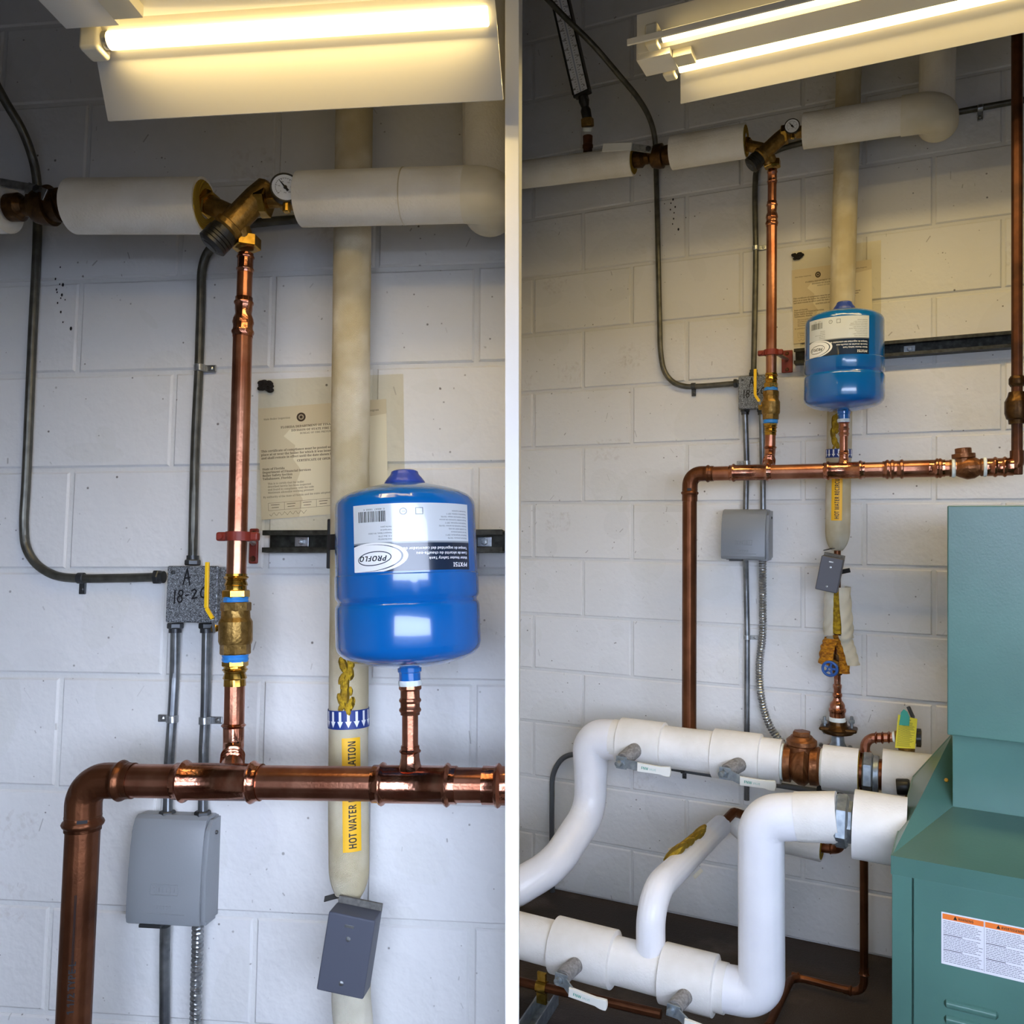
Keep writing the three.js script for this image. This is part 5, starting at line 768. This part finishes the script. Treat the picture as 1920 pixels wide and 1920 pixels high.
  { const r = 42.5 * ls, T = insulated(f, 'header_pipe', `white insulated lower header close to the floor with wide sleeves ${far}`, [LP(930), LP(1362)], r, M.jacketWhite);
    for (const [a, b] of [[1041, 1153], [1243, 1343]]) part(T, 'sleeve', collar(LP(a), ld, 52.5 * ls, LP(a).distanceTo(LP(b))), M.jacketWhite);
    const c = f.l(1428, 1862, NL), e = [LP(1352), f.l(1428, 1866, NL), f.l(1427, 1533, NL), f.l(1500, 1531, NL)];
    part(T, 'elbow_run', sweep(e, 40 * ls, { bend: [0.105, 0.095], seg: 40, steps: 14 }), M.pvcWhite);
    part(T, 'jacket', between(f.l(1494, 1531, NL), f.l(1556, 1532, NL), [[0, 41.5 * ls], [0.09, 42.5 * ls]], 36), M.jacketWhite); part(T, 'insulation_end', between(f.l(1550, 1532, NL), f.l(1560, 1532, NL), [[0, 38 * ls], [0.006, 32 * ls], [0.01, 28 * ls]], 24), M.foam); }
  const yU = (x) => 1533 + (x - 1560) * 0.17;
  { const T = thing('pipe_union', `large galvanised hex union beside the boiler's return pipe ${far}`, 'fitting', f, f.l(1578, 1541, NL)), d = f.l(1640, yU(1640), NL).sub(f.l(1560, yU(1560), NL)).normalize(), s = f.s(f.l(1578, 1541, NL));
    part(T, 'nut', hex(f.l(1566, 1537, NL), d, 24 * s, 49 * s, 0.005, 0.35), M.galv); part(T, 'ring', turned(f.l(1589, 1541, NL), d, [[0, 40 * s], [8 * s, 40 * s], [9 * s, 34 * s], [20 * s, 34 * s]], 8, 0.3), M.galv); part(T, 'tail', cyl(f.l(1548, 1533, NL), f.l(1600, 1543, NL), 27 * s, 28), M.copperOld); }
  insulated(f, 'header_pipe', `fat white insulated pipe between galvanised union and green boiler side ${far}`, [f.l(1601, 1544, NL), toBoiler(f.l(1601, 1544, NL), f.l(1700, 1561, NL), 0.012)], 63 * f.s(f.l(1640, 1548, NL)), M.jacketWhite);
  leverValve(`white-handled lever valve on the lower header above the brass clamp ${far}`, [1086, 1803], NL + 0.05, [1052, 1834], NL + 0.13, [1068, 1858], [1140, 1884], 1.1);
  leverValve(`white-handled lever valve on the lower header beside the floor elbow ${far}`, [1290, 1862], NL + 0.05, [1262, 1892], NL + 0.13, [1284, 1916], [1360, 1944], 1.1);
  { // branch from the lower header back to the wall, its insulation torn open
    const p = [f.l(1220, 1806, NL), f.l(1220, 1676, NL), f.l(1352, 1548, 0.17)], r0 = 27.5 * f.s(p[0]); const T = insulated(f, 'branch_pipe', `white insulated branch bending back to the wall, torn open near its end ${far}`, p, r0, M.pvcWhite, { bend: 0.085, prof: [[0, r0], [0.25, r0 * 0.97], [0.5, r0 * 0.88], [0.8, r0 * 0.82]] });
    const d = p[2].clone().sub(p[1]).normalize(), c = p[1].clone().lerp(p[2], 0.55), g = []; for (let i = 0; i < 9; i++) { const b = new THREE.IcosahedronGeometry(0.016 + rnd() * 0.012, 1); b.scale(1.6, 0.5, 1); b.rotateZ(0.8); const q = c.clone().addScaledVector(d, (i - 4) * 0.022); b.translate(q.x - 0.01 + (rnd() - 0.5) * 0.02, q.y + r0 * 0.8, q.z); g.push(b); } part(T, 'torn_fibre', g, M.foam, 'yellow glass fibre in the tear');
    part(T, 'canvas_shred', [bar(c.clone().add(V(0.03, -r0 * 0.9, 0.02)), c.clone().add(V(0.01, -r0 * 1.5, 0.03)), 0.012, 0.002), bar(c.clone().add(V(-0.03, r0 * 0.8, 0.04)), c.clone().add(V(-0.055, r0 * 0.5, 0.05)), 0.012, 0.002)], M.canvasPale);
    part(T, 'copper_core', sweep([p[2].clone().addScaledVector(d, -0.05), f.l(1376, 1522, 0.12), f.l(1398, 1530, 0.09)], 8.5 * f.s(p[2]), { bend: 0.02, seg: 18 }), M.copperOld); }
  insulated(f, 'insulated_pipe', `dull white insulated pipe against the wall behind the big elbow ${far}`, at(f, [[1372, 1530, 0.075], [1400, 1558, 0.08], [1541, 1590, 0.1]]), 24 * f.s(f.l(1480, 1575, 0.09)), M.jacketWhite, { bend: 0.05, ends: [1], prof: [[0, 0.02], [0.01, 0.034], [0.025, 0.039], [0.5, 0.038]] });
  { const T = thing('copper_elbow', `short copper elbow poking from the wall insulation below the union ${far}`, 'fitting', f, f.l(1545, 1590, 0.1)); const p = at(f, [[1535, 1589, 0.1], [1572, 1594, 0.11], [1582, 1570, 0.14]]), s = f.s(p[0]); part(T, 'elbow', sweep(p, 8 * s, { bend: 0.03, seg: 20 }), M.copper); part(T, 'ring', turned(f.l(1554, 1591, 0.104), V(1, 0, 0), [[0, 8 * s], [3 * s, 10 * s], [6 * s, 8 * s]], 20, 1), M.copper); }
  { const T = thing('drain_pipe', `thin copper drain pipe dropping to the floor beside the boiler ${far}`, 'pipe', f, f.lv(1620, 1862, -1.285)), y = -1.285, a = f.lv(1620, 1864, y), b = f.lv(1486, 1830, y), c = f.lv(1474, 1848, y), d = f.lv(1440, 1925, y), t = V(a.x, -0.72, a.z), r = 7.4 * f.s(a);
    part(T, 'pipe', sweep([t, a, b, d], r, { bend: 0.035, seg: 20 }), M.copperOld);
    for (const [p, e] of [[a.clone().add(V(0, 0.05, 0)), up], [a.clone().lerp(b, 0.16), b.clone().sub(a)], [a.clone().lerp(b, 0.9), b.clone().sub(a)]]) part(T, 'ring', turned(p, e, [[0, r * 1.1], [0.004, r * 1.35], [0.009, r * 1.12], [0.02, r * 1.12]], 20, 1), M.copperOld); }
  { // floor line in its clamp on a strut
    const y = -1.235, a = f.lv(955, 1836, y), b = f.lv(1040, 1854, y), c = f.lv(1240, 1902, y), r = 8.5 * f.s(b); const T = thing('floor_pipe', `brown copper pipe running low past the strut channel on the floor ${far}`, 'pipe', f, a); part(T, 'pipe', cyl(a, c, r, 22), M.copperOld);
    const S = thing('floor_strut', `short steel strut channel lying on the floor under a brass pipe clamp ${far}`, 'strut channel', f, V(b.x, -1.31, b.z)), q = f.lv(1016, 1850, y), dir = V(0.1, 0, 1).normalize(), w = 0.0205;
    for (const sx of [-1, 1]) part(S, 'rail', bar(V(q.x + sx * w, -1.287, q.z - 0.06), V(q.x + sx * w + 0.03, -1.287, q.z + 0.5), 0.042, 0.004), M.galv); part(S, 'web', bar(V(q.x, -1.306, q.z - 0.06), V(q.x + 0.03, -1.306, q.z + 0.5), 0.004, 0.04), M.galv);
    part(S, 'pipe_clamp', [turned(q.clone().add(V(-0.014, 0, 0)), V(1, 0, 0), [[0, r + 0.001], [0, r + 0.004], [0.028, r + 0.004], [0.028, r + 0.001]], 24, 0.4, false), box(q.clone().add(V(0, r + 0.012, 0)), 0.026, 0.03, 0.008, 0.003), box(q.clone().add(V(0, -r - 0.016, 0)), 0.028, 0.032, 0.01, 0.002)], M.brass); }
  // relief valve with its tags
  { const T = thing('relief_valve', `relief valve with bright yellow tag and small green tag by the boiler ${far}`, 'valve', f, f.l(1698, 1400, 0.24)), n = 0.24, s = f.s(f.l(1698, 1370, n)), P = (x, y, k = n) => f.l(x, y, k);
    part(T, 'inlet', sweep(at(f, [[1622, 1440], [1622, 1384], [1680, 1382]], n), 9 * s, { bend: 0.03, seg: 22 }), M.copper);
    part(T, 'ring', [[1640, 1383], [1652, 1383], [1664, 1382]].map(([x, y]) => turned(P(x, y), V(1, 0, 0), [[0, 9 * s], [2.5 * s, 12 * s], [5 * s, 9 * s]], 22, 1)), M.copperFit); part(T, 'ring', turned(P(1622, 1412), up, [[0, 9 * s], [2.5 * s, 12 * s], [5 * s, 9 * s]], 22, 1), M.copperFit);
    part(T, 'thread_sealant', cyl(P(1673, 1382), P(1679, 1382), 10 * s, 18), M.dope);
    part(T, 'body', [turned(P(1700, 1410), up, [[0, 14 * s], [30 * s, 16 * s], [50 * s, 12 * s], [60 * s, 8 * s]], 22), cyl(P(1678, 1382), P(1724, 1382), 12 * s, 20)], M.brassCast); part(T, 'outlet', turned(P(1718, 1383), V(1, 0, 0), [[0, 17 * s], [8 * s, 17 * s], [9 * s, 12 * s]], 22), M.black);
    part(T, 'test_lever', [bar(P(1703, 1325, n + 0.01), P(1712, 1345, n + 0.02), 5 * s, 0.012), bar(P(1712, 1343, n + 0.02), P(1715, 1362, n + 0.02), 4.5 * s, 0.012)], M.steelNut);
    const tex = canvasTex(256, 384, (x, W, H) => { x.fillStyle = '#e3d42a'; x.fillRect(0, 0, W, H); x.fillStyle = '#6b611c'; x.font = 'bold 22px sans-serif'; x.fillText('WARNING', 70, 40); for (let i = 0; i < 26; i++) x.fillRect(18, 60 + i * 12, 150 + rnd() * 70, 4); });
    const tag = part(T, 'warning_tag', slab([P(1678, 1402, n + 0.026), P(1716, 1404, n + 0.026), P(1720, 1348, n + 0.026), P(1684, 1340, n + 0.026)], 0.002), M.yellowTag); part(tag, 'tag_print', sheet(P(1678, 1402, n + 0.0265), P(1716, 1404, n + 0.0265), P(1720, 1348, n + 0.0265), P(1684, 1340, n + 0.0265)), printed(tex, 0.6), 'small dark print');
    part(T, 'lead_tag', plate([[-10, -14], [7, -14], [8, 2], [4, 12], [-2, 16], [-7, 10]].map(([x, y]) => { const c = P(1697, 1346, n + 0.03); return [c.x + x * s, c.y + y * s]; }), n + 0.03, n + 0.033), M.greenTag, 'green and white tag'); }
  { const T = thing('pressure_gauge', `black round pressure gauge seen edge-on beside the white pipe ${far}`, 'gauge', f, f.l(1694, 1490, 0.36)), a = f.l(1681, 1475, 0.36), b = f.l(1706, 1476, 0.36), s = f.s(a); part(T, 'case', between(a, b, [[0, 14 * s], [3 * s, 15 * s], [20 * s, 15 * s], [23 * s, 13.5 * s]], 28, 0.5), M.black); part(T, 'stem', cyl(f.l(1700, 1478, 0.35), f.l(1702, 1500, 0.34), 4 * s, 10), M.brass); }
}

// ---------- boiler ----------
{
  const f = BOILER, fl = -(CY - 0.4012 * BZ), W = 0.7, D = 0.56;
  const T = thing('boiler', 'large green enamelled boiler with draft hood and warning labels', 'boiler', f, V(W / 2, fl, -D / 2));
  part(T, 'cabinet', box(V(W / 2, (fl + 0.05 - 0.03) / 2, -D / 2 - 0.004), W - 0.006, -0.03 - fl - 0.05, D - 0.014, 0.003), M.boiler);
  part(T, 'plinth', box(V(W / 2, fl + 0.025, -D / 2 - 0.02), W - 0.05, 0.05, D - 0.06, 0.003), M.boilerSeam);
  const ph = [f.l(1711, 1645, 0), f.l(1713, 1900, 0)], u1 = (ph[0].x + ph[1].x) / 2;
  part(T, 'corner_post', box(V(u1 / 2, (fl + 0.06 - 0.036) / 2, -0.001), u1 - 0.0035, -0.036 - fl - 0.06, 0.012, 0.0015), M.boiler);
  const door = part(T, 'door_panel', box(V((u1 + W) / 2 + 0.0005, (fl + 0.06 - 0.036) / 2, -0.0025), W - u1 - 0.001, -0.036 - fl - 0.06, 0.012, 0.0015), M.boiler);
  part(T, 'eave', [prism([[0.007, -0.035], [0.0085, -0.035], [0.0085, 0], [-D, 0], [-D, -0.03], [-D + 0.002, -0.03], [-D + 0.002, -0.002], [0.007, -0.002]], 0, W, 0.0008), box(V(0.001, -0.012, -D / 2), 0.003, 0.024, D, 0.001)], M.boiler);
  // hipped top rising to the flue box
  const rl = f.lv(1786, 1512, 0.02), rz = rl.z, ru = rl.x, e = (u, v, n) => V(u, v, n);
  part(T, 'front_slope', slab([e(0, 0.001, 0.0085), e(W, 0.001, 0.0085), e(W, 0.02, rz), e(ru, 0.02, rz)], 0.002), M.boiler);
  part(T, 'side_slope', slab([e(0, 0.001, -D), e(0, 0.001, 0.0085), e(ru, 0.02, rz), e(ru * 0.9, 0.12, -D)], 0.002), M.boiler);
  part(T, 'relief_panel', box(V((ru + W) / 2, 0.12, rz - 0.004), W - ru, 0.21, 0.006, 0.001), M.boiler);
  part(T, 'flue_skirt', box(V(ru + 0.003, 0.12, rz - 0.12), 0.006, 0.2, 0.23, 0.001), M.boiler);
  const hb = f.l(1776, 1378, rz + 0.11), ht = f.l(1789, 948, rz + 0.11);
  part(T, 'draft_hood', box(V((hb.x + W + 0.02) / 2, (hb.y + ht.y) / 2, rz + 0.11 - 0.17), W + 0.02 - hb.x, ht.y - hb.y, 0.34, 0.003), M.boiler, 'tall pale green draft hood box');
  part(T, 'bracket_screw', turned(V(ru - 0.012, 0.075, rz - 0.004), V(-0.3, 0.5, 1), [[0, 0.005], [0.003, 0.004]], 10), M.brass);
  const q = [[1765, 1806], [1930, 1845], [1930, 1742], [1765, 1709]].map(([x, y]) => f.l(x, y, 0.004));
  const tex = canvasTex(1024, 560, (x, w, h) => { x.fillStyle = '#dfdfe6'; x.fillRect(0, 0, w, h);
    for (let k = 0; k < 2; k++) { const o = 14 + k * 506; x.fillStyle = '#ee7c31'; x.fillRect(o, 16, 490, 58); x.fillStyle = '#1d1a18'; x.beginPath(); x.moveTo(o + 130, 64); x.lineTo(o + 154, 24); x.lineTo(o + 178, 64); x.fill(); x.font = 'bold 38px sans-serif'; x.fillText(k ? 'AVERTISSEMENT' : 'WARNING', o + 186, 60, 300);
      x.fillStyle = '#6c6c78'; for (let i = 0; i < 25; i++) { if (i === 8 || i === 17) { x.fillStyle = '#3c3c46'; x.fillRect(o + 10, 92 + i * 18, 230, 8); x.fillStyle = '#6c6c78'; continue; } let p = o + 10; while (p < o + 380 + ((i * 37) % 90)) { const L2 = 12 + rnd() * 40; x.fillRect(p, 92 + i * 18, L2, 6); p += L2 + 7; } } }
    x.fillStyle = '#555'; x.fillRect(508, 16, 3, 530); });
  part(door, 'warning_label', sheet(...q), printed(tex, 0.4), 'white label with orange warning header');
  for (let i = 0; i < 3; i++) { const a = f.l(1770, 1880, 0.004), b = f.l(1872, 1902, 0.004); const y = a.y - i * 0.03; part(door, 'louvre', between(V(a.x, y, 0.001), V(b.x, y, 0.001), [[0, 0.004], [0.004, 0.009], [a.distanceTo(b) - 0.004, 0.009], [a.distanceTo(b), 0.004]], 16, 0.7), M.boiler); }
}
renderer.render(scene, camera);
